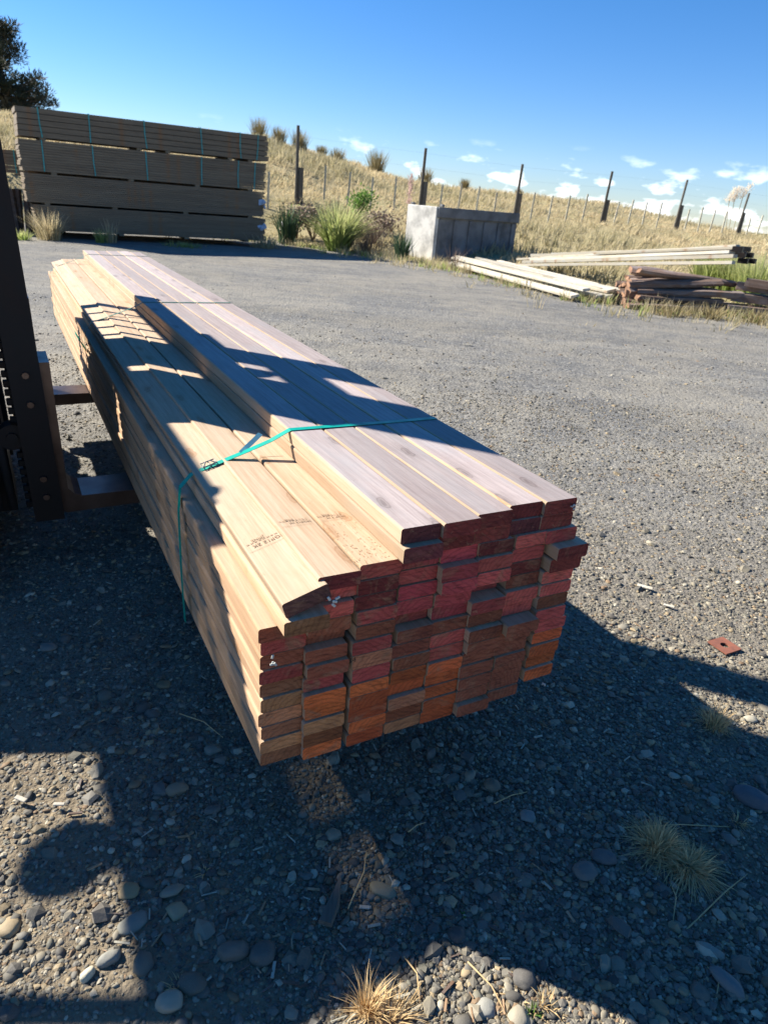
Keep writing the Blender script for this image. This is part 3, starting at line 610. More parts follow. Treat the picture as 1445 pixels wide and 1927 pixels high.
a, b_ = pix(612, 1742, .01), pix(640, 1658, .014)
g = MB(); dv = (b_ - a); sd_ = Vector((dv.y, -dv.x, 0)).normalized(); ring = []
g.add([a - sd_ * .016, a + sd_ * .014, a.lerp(b_, .45) + sd_ * .016, b_ + sd_ * .003, b_ - sd_ * .003, a.lerp(b_, .5) - sd_ * .010] + [q + Vector((0, 0, .012)) for q in (a - sd_ * .014, a + sd_ * .012, a.lerp(b_, .45) + sd_ * .012, b_ + sd_ * .002, b_ - sd_ * .002, a.lerp(b_, .5) - sd_ * .008)],
      [(0, 1, 2, 3, 4, 5), (6, 11, 10, 9, 8, 7)] + [(i, (i + 1) % 6, 6 + (i + 1) % 6, 6 + i) for i in range(6)])
o = g.build('wood_splinter', M['post']); o.data.transform(Matrix.Identity(4)); tag(o, 'long grey split of wood lying in the shaded gravel', 'stick')
for (x, y, L_, rz, lab) in ((40, 1503, .016, -.3, 'bright wood chip at the left of the sunlit patch'), (112, 1513, .013, .1, 'wood chip right of the brighter chip in the sunlit patch'), (1258, 1140, .02, -.4, 'yellow wood chip on the sunlit gravel right of the bundle'), (880, 648, .05, .2, 'pale chip on the gravel beyond the bundle'), (1213, 1104, .03, -.4, 'thin pale sliver on the sunlit gravel'), (686, 1707, .011, 0, 'tan chip beside the flat oval stone')):
    p = pix(x, y, .008); g = MB(); g.box(p, (L_ * 2, L_ * .7, .004), rotz(rz), bev=.001); o = g.build('wood_chip', M['oldpale']); tag(o, lab, 'wood chip', 'wood chips on the gravel')
p = pix(1362, 1216, .006); g = MB(); n = 24; R1, R2 = .042, .015; vs = []
for k in range(n):
    a = 2 * pi * k / n; sq = R1 / max(abs(cos(a)), abs(sin(a))) * .92 + .002; vs += [(p.x + cos(a + .5) * sq, p.y + sin(a + .5) * sq, p.z), (p.x + cos(a + .5) * R2, p.y + sin(a + .5) * R2, p.z), (p.x + cos(a + .5) * sq, p.y + sin(a + .5) * sq, p.z + .005), (p.x + cos(a + .5) * R2, p.y + sin(a + .5) * R2, p.z + .005)]
fs = []
for k in range(n):
    a, b = 4 * k, 4 * ((k + 1) % n); fs += [(a + 2, b + 2, b + 3, a + 3), (a, a + 2, b + 2, b)[::1], (a + 1, b + 1, b + 3, a + 3)]
g.add(vs, fs); o = g.build('square_washer', M['rust']); tag(o, 'rusty square washer with a round hole on the gravel', 'washer')

# ------------------------------------------------------------------ pine tree far left
def pine(p, h):
    tb = thing('pine_tree', 'dark pine tree with ragged crown on the hill at the far left', 'tree', p)
    g = MB(); g.tube([p - Vector((0, 0, .5)), p + Vector((.15, 0, h * .5)), p + Vector((0, 0, h * .95))], [.35, .2, .05], 8)
    lf = MB(); ends = []
    for i in range(74):
        f = random.uniform(.05, 1.0); r = (3.3 * (1 - f) ** .55 + .5) * random.uniform(.55, 1.05); a = random.uniform(0, 6.28)
        s = p + Vector((.1, 0, h * f * .93)); e = s + Vector((cos(a) * r, sin(a) * r, random.uniform(-.35, .75)))
        g.tube([s, s.lerp(e, .5) + Vector((0, 0, -.12)), e], [.07, .045, .02], 5); ends.append((s, e))
    for s, e in ends:
        for c in range(random.randint(3, 6)):
            q = s.lerp(e, random.uniform(.4, 1.08)) + Vector((random.gauss(0, .28), random.gauss(0, .28), random.gauss(.05, .18))); R = random.uniform(.22, .5); tt = random.random() ** 2
            for k in range(46):
                d = Vector((random.gauss(0, 1), random.gauss(0, 1), random.gauss(0, .7))).normalized() * R * random.uniform(.3, 1.); b = q + d; l = (d.normalized() + Vector((0, 0, .4))) * .2; sd = l.orthogonal().normalized() * .035
                lf.add([b - sd, b + sd, b + l], [(0, 1, 2)], 0, (min(1, max(0, tt + random.gauss(0, .15))), 0, 0))
    g.build('trunk', M['bark'], tb, p, smooth=True); lf.build('crown', M['needle'], tb, p, smooth='grass')
pine(on(8, 200, 46), 5.5)

# ------------------------------------------------------------------ fence
fence = thing('wire_fence', 'farm wire fence with tall posts, short posts and battens along the hill', 'fence', on(790, 380, 26.8)); fo = fence.location.copy()
bays = [(300, 22.6), (557, 24.7), (790, 26.8), (970, 28.9), (1137, 31), (1279, 34.5), (1400, 38)]
tops = []
for i, (x, Yf) in enumerate(bays):
    p = on(x, 380, Yf); g = MB(); hh_ = (2.35, 2.25, 2.1, 2.05, 2.1, 2.1, 1.95)[i]
    tip = p + Vector((.02 * i, 0, hh_)); g.tube([p - Vector((0, 0, .2)), tip], [.055, .05], 8); g.build('tall_post', M['post'], fence, fo)
    q = p + Vector((.13, .02, 0)); g = MB(); g.tube([q - Vector((0, 0, .2)), q + Vector((.01, 0, 1.06))], .085, 9); g.build('short_post', M['post'], fence, fo); tops.append((p, tip))
bats = [(505, 23.9), (610, 25.2), (655, 25.6), (698, 26.0), (742, 26.4), (829, 27.2), (864, 27.6), (898, 28.0), (932, 28.4), (1003, 29.3), (1037, 29.7), (1070, 30.1), (1102, 30.5), (1163, 31.6), (1190, 32.2), (1217, 32.9), (1245, 33.6), (1300, 35.1), (1325, 35.8), (1349, 36.4), (1372, 37.1), (1420, 38.8), (1441, 39.6)]
for x, Yf in bats:
    p = on(x, 380, Yf); g = MB(); g.box(p + Vector((0, 0, .48)), (.055, .05, 1.16), Matrix.Rotation(random.gauss(.03, .02), 3, 'Y')); g.build('batten', M['batten'], fence, fo)
g = MB()
for fz in (.25, .5, .75, 1.0, 1.5, 1.95):
    pts = [p + Vector((0, .03, fz)) for p, tip in tops]; pts = [pts[0] + (pts[0] - pts[1])] + pts + [pts[-1] + (pts[-1] - pts[-2])]; g.tube(pts, .0015, 4)
g.build('wires', M['wire'], fence, fo)

# ------------------------------------------------------------------ stacked packs (left, behind)
SR = Vector((-3.66, 18.7, 0)); SL = SR - Vector((.86, .51, 0)).normalized() * 5.33; sdir = (SR - SL).normalized(); SLEN = (SR - SL).length; SRZ = atan2(sdir.y, sdir.x)
def far_pack(name, label, origin, rz, length, h, depth, z0, straps, x0=0., rows=15, roll=0., bearers=(), strapm='strapfar', grp='dark timber packs stacked by the hill'):
    tb = thing(name, label, 'timber pack', (origin.x, origin.y, z0), rz, grp); g = MB(); th = h / rows
    for r in range(rows):
        j0, j1 = random.gauss(0, .012), random.gauss(0, .02); dj = random.gauss(0, .004)
        g.box(((x0 + j0 + x0 + length + j1) / 2, depth / 2 + dj, th * (r + .5)), (length + j1 - j0, depth, th * .90), mi=0)
        # darker ends are real end grain
    o = g.build('board_stack', M['treated_x'], tb); o.rotation_euler = (0, 0, 0)
    for s_ in straps:
        k = MB(); k.ribbon([(s_ + random.gauss(0, .012), -.018, 0.004), (s_, -.020, h * .5), (s_ + random.gauss(0, .012), -.016, h + .006), (s_, depth * .5, h + .006), (s_, depth + .006, h + .004), (s_, depth + .006, .003)], (1, 0, 0), .022, .002)
        k.build('strap', M[strapm], tb)
    for b in bearers:
        k = MB(); k.box((b, depth / 2, -.022), (.11, depth * .98, .044)); k.build('bearer', M['treated'], tb)
    return tb
BZ = .30; ph = .54
so = SL
far_pack('timber_pack', 'added pack behind the tall stack, put there to darken its gaps', SL + Vector((-sdir.y, sdir.x, 0)) * 1.25 + sdir * .15, SRZ, 5.0, 1.78, .9, .1, (), 0, 20)  # added pack, blocks the bright background behind the stack's lower gaps
far_pack('timber_pack', 'bottom pack of the dark stack, lowest in the shade', so, SRZ, 5.25, .52, 1.1, .16, (), .12, 14, bearers=(.5, 1.9, 3.4, 4.9))
far_pack('timber_pack', 'second pack from the bottom of the dark stack', so, SRZ, 5.35, .565, 1.1, .725, (), .0, 14, bearers=(.4, 1.8, 3.4, 5.0))
far_pack('timber_pack', 'third pack of the dark stack, strapped in green and just under the top one', so, SRZ, 5.40, .60, 1.1, 1.335, (.42, 1.42, 2.55, 3.8, 4.68, 5.1), -.02, 12, bearers=(.6, 2.2, 3.7, 5.0))
far_pack('timber_pack', 'topmost pack of the dark stack, strapped in green against the sky', so, SRZ, 5.45, .55, 1.1, 1.985, (.42, 1.40, 2.55, 3.82, 4.74, 5.18), -.01, 5, bearers=(.45, 2.42, 3.05, 4.5, 5.0))
p2 = Vector((-12.6, 16.6, 0))
far_pack('timber_pack', 'small dark pack cut off left of the tall stack', p2, SRZ - .35, 4.0, .48, 1.1, 1.25, (3.6,), 0, 6, bearers=(.5, 2, 3.6))
g = MB()
for i in range(9): g.box((-9.6 + .1 * i + random.gauss(0, .02), 16.7 + i * .12, .45), (.13, .13, .95), Matrix.Rotation(random.gauss(0, .05), 3, 'Y'), bev=.01)
o = g.build('post_bundle', M['oldbrown']); tag(o, 'row of short brown posts standing left of the dark stack', 'posts')
for i, (z, lab) in enumerate(((1.05, 'blue-white plastic wrap scrap on the end of the second pack'), (.5, 'blue-white plastic wrap scrap on the end of the bottom pack'))):
    g = MB(); c0 = SR + sdir * -.02; n_ = Vector((sdir.y, -sdir.x, 0))
    for k in range(7): g.box(c0 + n_ * random.uniform(.0, .05) + Vector((random.gauss(0, .03), 0, z + random.gauss(0, .04))), (.09, .03, .07), Matrix.Rotation(random.gauss(0, .8), 3, 'Y') @ rotz(random.gauss(0, .5)))
    o = g.build('plastic_wrap', plain('pale_blue_plastic', (.45, .55, .68), .3, bump=0)); tag(o, lab, 'plastic', 'plastic scraps on the pack ends')

# ------------------------------------------------------------------ concrete bin
C0 = pix(812, 493); C0.z = 0; cdir = Vector((.74, .67, 0)).normalized(); cn = Vector((-.823, .568, 0)); crz = atan2(cdir.y, cdir.x)
cb_ = thing('concrete_bin', 'open-topped precast concrete bin with a lit end and ribbed shaded side', 'concrete bin', C0, crz)
CL, CW, CH = 3.15, 1.10, 1.30
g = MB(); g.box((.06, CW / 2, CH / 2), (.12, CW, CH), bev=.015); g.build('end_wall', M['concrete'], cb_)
g = MB(); g.box((CL - .06, CW / 2, CH / 2 - .01), (.12, CW, CH - .02), bev=.015); g.build('end_wall', M['concrete_shade'], cb_)
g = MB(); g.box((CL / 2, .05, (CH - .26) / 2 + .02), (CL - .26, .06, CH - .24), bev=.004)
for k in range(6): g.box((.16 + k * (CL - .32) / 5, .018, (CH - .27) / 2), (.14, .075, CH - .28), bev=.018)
g.build('ribbed_side', M['concrete_shade'], cb_)
g = MB(); g.box((CL / 2 + .02, .01, CH - .13), (CL - .02, .16, .25), bev=.02); g.build('rim', M['concrete_shade'], cb_)
g = MB(); g.box((CL / 2, CW - .05, CH / 2), (CL - .26, .08, CH - .03), bev=.01); g.build('back_side', M['concrete_shade'], cb_)
for q_ in ((.1, CW - .1), (.2, .02)):
    g = MB(); g.box((*q_, CH + .03), (.09, .1, .06), bev=.01); g.build('lifting_lug', M['concrete_shade'], cb_)

# ------------------------------------------------------------------ loose boards (right)
def board_between(a, b, w, th, mat, endm=None, name='loose_board', roll=0.):
    a, b = Vector(a), Vector(b); d = b - a; L_ = d.length; g = MB(); g.box((0, 0, 0), (w, L_, th), bev=.003)
    o = g.build(name, mat, centre=False); q = d.to_track_quat('Y', 'Z'); o.rotation_mode = 'QUATERNION'; o.rotation_quaternion = q @ Matrix.Rotation(roll, 3, 'Y').to_quaternion(); o.location = (a + b) / 2; return o
A0 = pix(868, 506); B0 = pix(1160, 582); ddir = (B0 - A0).normalized(); dn = Vector((-ddir.y, ddir.x, 0))
labs = ['front board of the low pale heap, lowest on the yard side', 'second board from the yard side in the low pale heap', 'third pale board of the low heap, its end stepped back', 'board in the middle of the low pale heap', 'board behind the middle of the low pale heap', 'rear board of the low pale heap nearest the concrete bin', 'upper board on the front of the low pale heap', 'upper board lying askew across the low pale heap', 'upper yellowish board with a cracked tip on the low heap', 'top plank of the low pale heap pointing at the brown timbers', 'short upper board at the near end of the low pale heap', 'slim batten lying on the rear of the low pale heap']
specs = [(-.02, .16, 0, 5.3, 0), (.12, .14, .05, 5.2, .01), (.27, .15, -.1, 5.35, 0), (.42, .14, .1, 5.2, -.01), (.57, .14, -.2, 5.2, .01), (.73, .12, -.3, 5.0, .02),
         (.06, .14, -.25, 5.3, .012), (.22, .15, -.35, 5.3, .05), (.40, .10, -.9, 4.6, -.03), (.55, .16, -.15, 5.25, -.045), (.30, .2, 3.7, 1.5, .06), (.66, .07, -.7, 3.6, -.02)]
specs = [(o_ * 1.45, w_ * 1.15, s_ - .1, l_, k_ * 1.2) for o_, w_, s_, l_, k_ in specs]; specs += [(.08, .10, .3, 4.7, .055), (.5, .12, .2, 4.9, -.07), (.35, .09, 1.2, 3.9, .02), (1.2, .12, .1, 4.2, -.05)]
labs += ['narrow board slanting towards the yard over the low pale heap', 'board slanting away from the yard on top of the low pale heap', 'short narrow strip on the crown of the low pale heap', 'outer strip on the hill side of the low pale heap']
for i, (off, w, s0, ln, sk) in enumerate(specs):
    lay = 0 if i < 6 else 1; off -= .20; z = .07 + lay * .075 + random.uniform(0, .035); sk += random.gauss(0, .018) + (.05 if i in (7, 9, 10) else .095 if i in (12, 13, 14) else 0); a = A0 + ddir * (s0 + random.gauss(0, .12)) + dn * off; d2 = (rotz(sk) @ ddir)
    b = a + d2 * ln; o = board_between((a.x, a.y, z + .05), (b.x, b.y, z + .03), w * .92, .045, M['oldpale'], roll=random.gauss(0, .14)); tag(o, labs[i], 'board', 'pale loose boards in the low heap')
for f, lab in ((.12, 'dark bearer block under the far end of the low pale heap'), (.52, 'dark bearer block under the middle of the low pale heap')):
    c = A0 + ddir * (5.4 * f) + dn * .3 ; o = board_between((c - dn * .62 + Vector((0, 0, .0))), (c + dn * .75 + Vector((0, 0, .0))), .11, .085, M['treated'], name='bearer'); tag(o, lab, 'bearer', 'bearers under the low heap')
o = board_between(pix(1170, 568, .05), pix(1240, 580, .05), .09, .04, M['oldpale']); tag(o, 'short pale offcut on the ground at the near end of the low heap', 'board', 'pale offcuts around the heaps')
o = board_between(pix(1030, 521, .06), pix(1125, 521, .06), .08, .04, M['oldpale']); tag(o, 'thin pale board on the grass between the two pale heaps', 'board', 'pale offcuts around the heaps')
o = board_between(pix(1150, 510, .1), pix(1240, 512, .1), .16, .05, M['oldpale']); tag(o, 'pale offcut lying behind the brown timbers', 'board', 'pale offcuts around the heaps')
o = board_between(pix(1035, 470, .15), pix(1068, 476, .15), .12, .05, M['oldpale']); tag(o, 'small white board end far behind the raised boards', 'board', 'pale offcuts around the heaps')
# raised pack of boards
def at(x, y, Yd):
    d = RT * (x - 722.5) - UP * (y - 963.5) + FW * 1290.; return Vector((0, 0, H)) + d * (Yd / d.y)
up = [((972, 499), 16.9, (1380, 494), 12.5, .10, .055, 'lowest grey board of the raised group, nearest the yard'), ((985, 493), 17.0, (1383, 482), 12.6, .12, .06, 'second grey board of the raised group, above the lowest'), ((1000, 489), 17.1, (1376, 474), 12.7, .14, .05, 'wide warm board on the raised group'),
      ((1002, 482), 17.3, (1385, 467), 12.9, .14, .045, 'pinkish board lying along the top of the raised group'), ((975, 488), 17.5, (1388, 463), 13.1, .14, .045, 'thin topmost board of the raised group'), ((1040, 478), 17.4, (1390, 466), 13.3, .14, .05, 'rear board of the raised group, its end in the dark cluster'),
      ((1010, 486), 17.2, (1395, 478), 12.9, .12, .05, 'middle board hidden in the raised group'), ((1000, 480), 17.6, (1402, 472), 13.3, .1, .05, 'rearmost board of the raised group with a dark sawn end')]
for (p0, Y0, p1, Y1, w, th, lab) in up:
    a, b = at(*p0, Y0), at(*p1, Y1); o = board_between(a, b, w, th, M['oldpale'] if Y1 < 12.95 else M['oldpale']); tag(o, lab, 'board', 'pale boards of the raised group')
for i in range(6):
    a = at(1378 + i * 5, 468 + (i % 3) * 11, 12.7 + .12 * i); o = board_between(a, a + Vector((.13, -.10, .0)), .1, .085, M['iron'], name='packing_block'); tag(o, ['upper left', 'middle', 'lower', 'upper right', 'rear middle', 'rear lower'][i] + ' dark packing block at the raised boards\' sawn ends', 'block', 'dark blocks at the ends of the raised boards')
# brown split timbers
def split_timber(c, L_, r, rz, tilt, lab, flat):
    n = 7; g = MB(); vs = []; sd = random.random() * 50; segs = 8; ph_ = random.uniform(0, 6)
    sq = random.uniform(.5, .95)
    for s_ in range(segs + 1):
        y = (s_ / segs - .5) * L_; rr = r * (1 + .22 * mnoise.noise(Vector((s_ * .5, sd, 0)))); dx, dz = .03 * mnoise.noise(Vector((s_ * .3, sd, 4))), .03 * mnoise.noise(Vector((s_ * .3, sd, 8)))
        for k in range(n):
            a = 2 * pi * k / n + ph_; q = rr * (1 + .38 * mnoise.noise(Vector((cos(a) * 1.5, sin(a) * 1.5, sd + s_ * .12)))); yy = y + (.06 * mnoise.noise(Vector((k * 3.1, sd, s_))) if s_ in (0, segs) else 0)
            vs.append((cos(a) * q * 1.3 + dx, yy, sin(a) * q * sq + dz))
    fs = [(i * n + k, i * n + (k + 1) % n, (i + 1) * n + (k + 1) % n, (i + 1) * n + k) for i in range(segs) for k in range(n)]
    g.add(vs, fs); g.add(vs[:n], [tuple(range(n))], 1); g.add(vs[-n:], [tuple(range(n))], 1); o = g.build('split_timber', [M['oldbrown'], M['oldend']], centre=False); o.rotation_euler = (random.gauss(0, .05), tilt, rz); o.location = c; tag(o, lab, 'timber', 'brown split timbers in the heap')
side = ['front', 'second', 'third', 'fourth', 'fifth', 'sixth', 'rear']; lev = ['ground', 'lower', 'middle', 'upper', 'top']
for L_ in range(5):
    for i in range(7 - L_):
        Lh = random.uniform(.45, 1.0) * 1.95; c = Vector((3.78 + Lh / 2 + abs(random.gauss(0, .10)) + .03 * L_, 12.32 + i * .165 + L_ * .085, .07 + L_ * .118))
        split_timber(c, Lh, random.uniform(.062, .095), -pi / 2 + .10 + random.gauss(0, .15), random.uniform(-.5, .5), f'brown split timber, {side[i]} in the {lev[L_]} row of the heap', random.uniform(.1, .9))
for i, (z, yy, rz) in enumerate(((.12, 12.2, .1), (.12, 12.5, .12), (.30, 12.35, -.05), (.30, 12.65, .0), (.48, 12.5, -.12), (.56, 12.3, -.2))):
    d = Vector((cos(rz - .35), sin(rz - .35), 0)); a = Vector((5.55 + .05 * i, yy + .15, z)); o = board_between(a, a + d * 2.2 + Vector((0, 0, -.08 * (i > 3))), .16, .13, M['oldbrown'], name='old_beam')
    tag(o, ['lowest front', 'lowest rear', 'middle front', 'middle rear', 'upper', 'topmost, slightly sloping'][i] + ' square grey-brown beam right of the split timbers', 'beam', 'old square beams right of the heap')
for (x, Y, n_, lab) in ((1265, 11.6, 160, 'low dark grass in the shade under the brown timbers'), (1340, 11.7, 200, 'dark weeds under the middle of the brown timbers'), (1425, 11.7, 200, 'dark weeds under the old square beams'), (1225, 12.0, 90, 'yellow dry clump at the left end of the brown timbers')):
    tuft('weed_clump', lab, 'weed', on(x, 580, Y), M['tus'] if n_ != 90 else M['dry'], n_ // 2, .26, .25, .018, 'weeds around the timber heaps', rad=.35)

# ------------------------------------------------------------------ the strapped timber bundle
BO = WP(2.7, -.36, ZT - .525); boff = Vector((-.36, 2.7, BO.z))
bundle = thing('timber_bundle', 'strapped bundle of sawn pine boards with red-painted ends carried on the forks', 'timber bundle', BO, PZR)
BL = 5.4
def board_mesh(g, wc, ztop, u0, ln, wid=.0885, th=.0338, tilt=0., bow=.0, top=0, left=1, side=1, r=.0045):
    """one sawn board; slots: 0 top/bottom, 1 sides, 2 ends"""
    prof = []; hx, hz = wid / 2, th / 2
    for cx_, cz_, a0 in ((hx - r, hz - r, 0), (-hx + r, hz - r, 90), (-hx + r, -hz + r, 180), (hx - r, -hz + r, 270)):
        for k in range(3): a = radians(a0 + 45 * k); prof.append((cx_ + r * cos(a), cz_ + r * sin(a)))
    n = len(prof); seg = 10; vs = []; ct, st = cos(tilt), sin(tilt); zc = ztop - hz; sd = random.random() * 60
    for s_ in range(seg + 1):
        f = s_ / seg; dw = bow * sin(pi * f) + .0012 * mnoise.noise(Vector((f * 3, sd, 0))); dz = .0009 * mnoise.noise(Vector((f * 3, sd, 9)))
        y = u0 + ln * f
        for (px, pz) in prof: vs.append((wc + dw + px * ct - pz * st, y, zc + dz + px * st + pz * ct))
    o = len(g.v); g.v += vs; g.tint += [(0, 0, 0)] * len(vs)
    for s_ in range(seg):
        for k in range(n):
            k2 = (k + 1) % n; g.f.append((o + s_ * n + k, o + s_ * n + k2, o + (s_ + 1) * n + k2, o + (s_ + 1) * n + k))
            nx = (prof[k][0] + prof[k2][0]) / 2 / hx; nz = (prof[k][1] + prof[k2][1]) / 2 / hz
            g.mi.append(0 if abs(nz) > .97 else 1)
    g.f.append(tuple(o + k for k in range(n))); g.mi.append(2); g.f.append(tuple(o + seg * n + k for k in range(n))[::-1]); g.mi.append(2)
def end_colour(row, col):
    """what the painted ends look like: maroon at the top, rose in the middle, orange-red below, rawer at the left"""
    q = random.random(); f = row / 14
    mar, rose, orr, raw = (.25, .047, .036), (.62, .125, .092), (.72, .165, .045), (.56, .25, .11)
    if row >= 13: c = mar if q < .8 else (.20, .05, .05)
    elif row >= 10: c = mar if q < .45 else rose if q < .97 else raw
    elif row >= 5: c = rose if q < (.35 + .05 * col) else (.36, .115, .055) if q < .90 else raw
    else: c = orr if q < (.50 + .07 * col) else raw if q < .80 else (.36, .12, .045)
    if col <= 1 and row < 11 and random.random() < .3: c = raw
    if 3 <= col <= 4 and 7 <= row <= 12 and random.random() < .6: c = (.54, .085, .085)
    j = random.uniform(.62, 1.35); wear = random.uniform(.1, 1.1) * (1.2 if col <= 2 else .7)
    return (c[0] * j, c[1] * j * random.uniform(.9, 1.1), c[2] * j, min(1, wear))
WC = [-.677, -.587, -.487, -.392, -.300, -.2085, -.1125, -.016]       # column centres at the near end
pitch = .0350; Z0 = ZT - .525; stuffb = MB(); nb = 0
for c in range(8):
    cj = random.gauss(0, .003)
    for r in range(13):
        if c == 0 and r > 10: continue
        wid = .0898 + random.gauss(0, .0014); wc = ({1: -.576, 2: -.4845}.get(c, WC[c]) if r >= 11 else WC[c]) + random.gauss(0, .0018 if c else .0007); u0 = random.gauss(.0, .0035) + cj + (-.012 if random.random() < .05 else 0); ln = BL + random.uniform(-.05, .05)
        z0 = Z0 + (.007 if c == 0 else 0); thk = .0317 + random.gauss(0, .0010); ang = random.gauss(0, .004)
        if c == 0:
            u0 += .01; wc += .0015 * random.random()
            if r == 10: wc, u0 = -.650, -.045
            if r == 9: wc, u0 = -.682, .0
            if r in (3, 6): wc -= .003
            if r < 5: wc += .002
        if c == 7:
            if r == 0: continue
            if r == 12: wc -= .014
            if r == 11: u0 -= .014; wc += .006
            if r == 10: u0 -= .02; wc += .003
            if r < 6: wc += .010
        if c == 1 and r in (5, 8): u0 += .02
        if c == 3 and r == 8: u0 += .02
        if c == 6 and r == 6: u0 -= .03; wc -= .005
        if c == 5 and r in (9,): u0 += .03
        zt = z0 + pitch * (r + 1) - .0005
        side_m = M['fresh_side'] if c == 0 else M['fresh']
        if c in (5, 6) and r < 7 and not (c == 5 and r == 6): board_mesh(stuffb, wc, zt, u0, ln, wid, thk, ang); continue
        g = MB(); board_mesh(g, wc, zt, u0, ln, wid, thk, ang, bow=random.gauss(0, .0015) if c else 0)
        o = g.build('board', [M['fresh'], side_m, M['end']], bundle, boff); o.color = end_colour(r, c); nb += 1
        if c == 0: o['label'] = 'board on the open side, its pale edge in view'
# the tilted board on the left and the two upper layers
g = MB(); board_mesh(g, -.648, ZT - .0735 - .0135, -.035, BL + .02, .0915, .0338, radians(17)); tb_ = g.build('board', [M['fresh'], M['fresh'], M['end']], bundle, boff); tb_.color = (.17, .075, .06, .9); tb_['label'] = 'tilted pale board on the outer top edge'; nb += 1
for L_ in range(2):
    for i in range(5):
        wc = -.45 + .0905 * (i + .5) + random.gauss(0, .0008) - .0015; u0 = [(-.012, -.018, -.004, .012, .004), (-.024, .0, .003, .012, .010)][1 - L_][i] - (.0 if L_ else .004)
        zt = ZT - .0005 - (0 if L_ else .035); g = MB(); board_mesh(g, wc, zt, u0, BL + random.uniform(-.03, .05), .0892, .0338, random.gauss(0, .003), bow=random.gauss(0, .001))
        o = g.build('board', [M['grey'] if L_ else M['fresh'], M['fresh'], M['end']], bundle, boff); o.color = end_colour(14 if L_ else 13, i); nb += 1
        if L_: o['label'] = 'grey-pink weathered board of the top layer'
o = stuffb.build('inner_boards', [M['fresh'], M['fresh'], M['end']], bundle, boff); o['kind'] = 'stuff'; o.color = (.38, .12, .06, .6)
print('boards as parts', nb)
# straps
def strap(u, name, mat, wid=.020, du=(0, 0, 0), buckle=True, lift=.004):
    zt = ZT + lift - .002; zl = ZT - .108; zb = Z0 - .003
    p = [(.032, u + .02, zb), (.032, u, Z0 + .2), (.012, u, ZT - .12), (.006, u, ZT - .03), (-.004, u, zt), (-.12, u - .003, zt), (-.25, u - .003, zt), (-.36, u - .002, zt), (-.448, u, zt - .0006), (-.50, u + .003, ZT - .026), (-.56, u + .008, ZT - .050), (-.63, u + .014, ZT - .076), (-.676, u + .02, ZT - .094),
         (-.700, u + .03, ZT - .108), (-.728, u + .032, ZT - .14), (-.737, u + .02, ZT - .2), (-.739, u + .015, Z0 + .15), (-.737, u + .01, zb)]
    g = MB(); g.ribbon([(w, uu, z) for w, uu, z in p], (0, 1, 0), wid, .0012); o = g.build(name, mat, bundle, boff); return o
s1 = strap(.60, 'strap', M['strapm']); s1['label'] = 'bright teal strap near the red board ends'
g = MB(); g.ribbon([(-.575, .612, ZT - .055), (-.555, .628, ZT - .047), (-.532, .642, ZT - .036), (-.510, .652, ZT - .022)], (-.152, .079, .085), .013, .001); g.build('strap_tail', M['straptail'], bundle, boff)
g = MB(); bc = Vector((-.655, .622, ZT - .083)); Rb = Matrix.Rotation(radians(-17), 3, 'Y')
def loop(pts, r=.0016): g.tube([Rb @ Vector(q) + bc for q in pts], r, 6)
loop([(-.018, -.014, .004), (.018, -.014, .004), (.018, .014, .004), (-.018, .014, .004), (-.018, -.014, .004)])
loop([(-.018, -.014, .004), (-.006, .0, .010), (.018, .014, .004)]); loop([(-.018, .014, .004), (.006, .0, .010), (.018, -.014, .004)]); loop([(0, -.014, .005), (0, .014, .005)])
g.build('wire_buckle', M['wire'], bundle, boff)
s2 = strap(2.70, 'strap', M['strapdull'], .014); s3 = strap(5.05, 'strap', M['strapdull'], .014)
g = MB(); rg = [(-.745 - .022 * sin(a), 2.86 + .06 * cos(a), ZT - .20 + .045 * sin(a * 1.0) - .02) for a in np.linspace(.2, 5.6, 12)]; g.ribbon(rg, (0, .2, 1), .014, .0012); g.build('loose_strap_end', M['strapm'], bundle, boff)
g = MB(); g.ribbon([(-.741, 2.80, ZT - .13), (-.744, 2.79, ZT - .25), (-.742, 2.77, ZT - .40)], (0, 1, 0), .008, .001); g.build('loose_strap_end', M['strapdull'], bundle, boff)
# stamps, marker figures and tags
def text_mesh(body, size, mat, name, origin, xdir, ydir, ext=.0003, sx=1.):
    cu = bpy.data.curves.new(name, 'FONT'); cu.body = body; cu.size = size; cu.extrude = ext / 2; cu.align_x = 'LEFT'
    to = bpy.data.objects.new(name, cu); COL.objects.link(to); dg = bpy.context.evaluated_depsgraph_get(); me = bpy.data.meshes.new_from_object(to.evaluated_get(dg)); bpy.data.objects.remove(to)
    X_ = Vector(xdir).normalized(); Y_ = Vector(ydir).normalized(); Z_ = X_.cross(Y_)
    Mx = Matrix(((X_.x * sx, Y_.x, Z_.x, 0), (X_.y * sx, Y_.y, Z_.y, 0), (X_.z * sx, Y_.z, Z_.z, 0), (0, 0, 0, 1)))
    me.transform(Mx); me.materials.clear(); me.materials.append(mat); o = bpy.data.objects.new(name, me); COL.objects.link(o); o.parent = bundle; o.location = Vector(origin) - boff; return o
ct, st = cos(radians(17)), sin(radians(17))
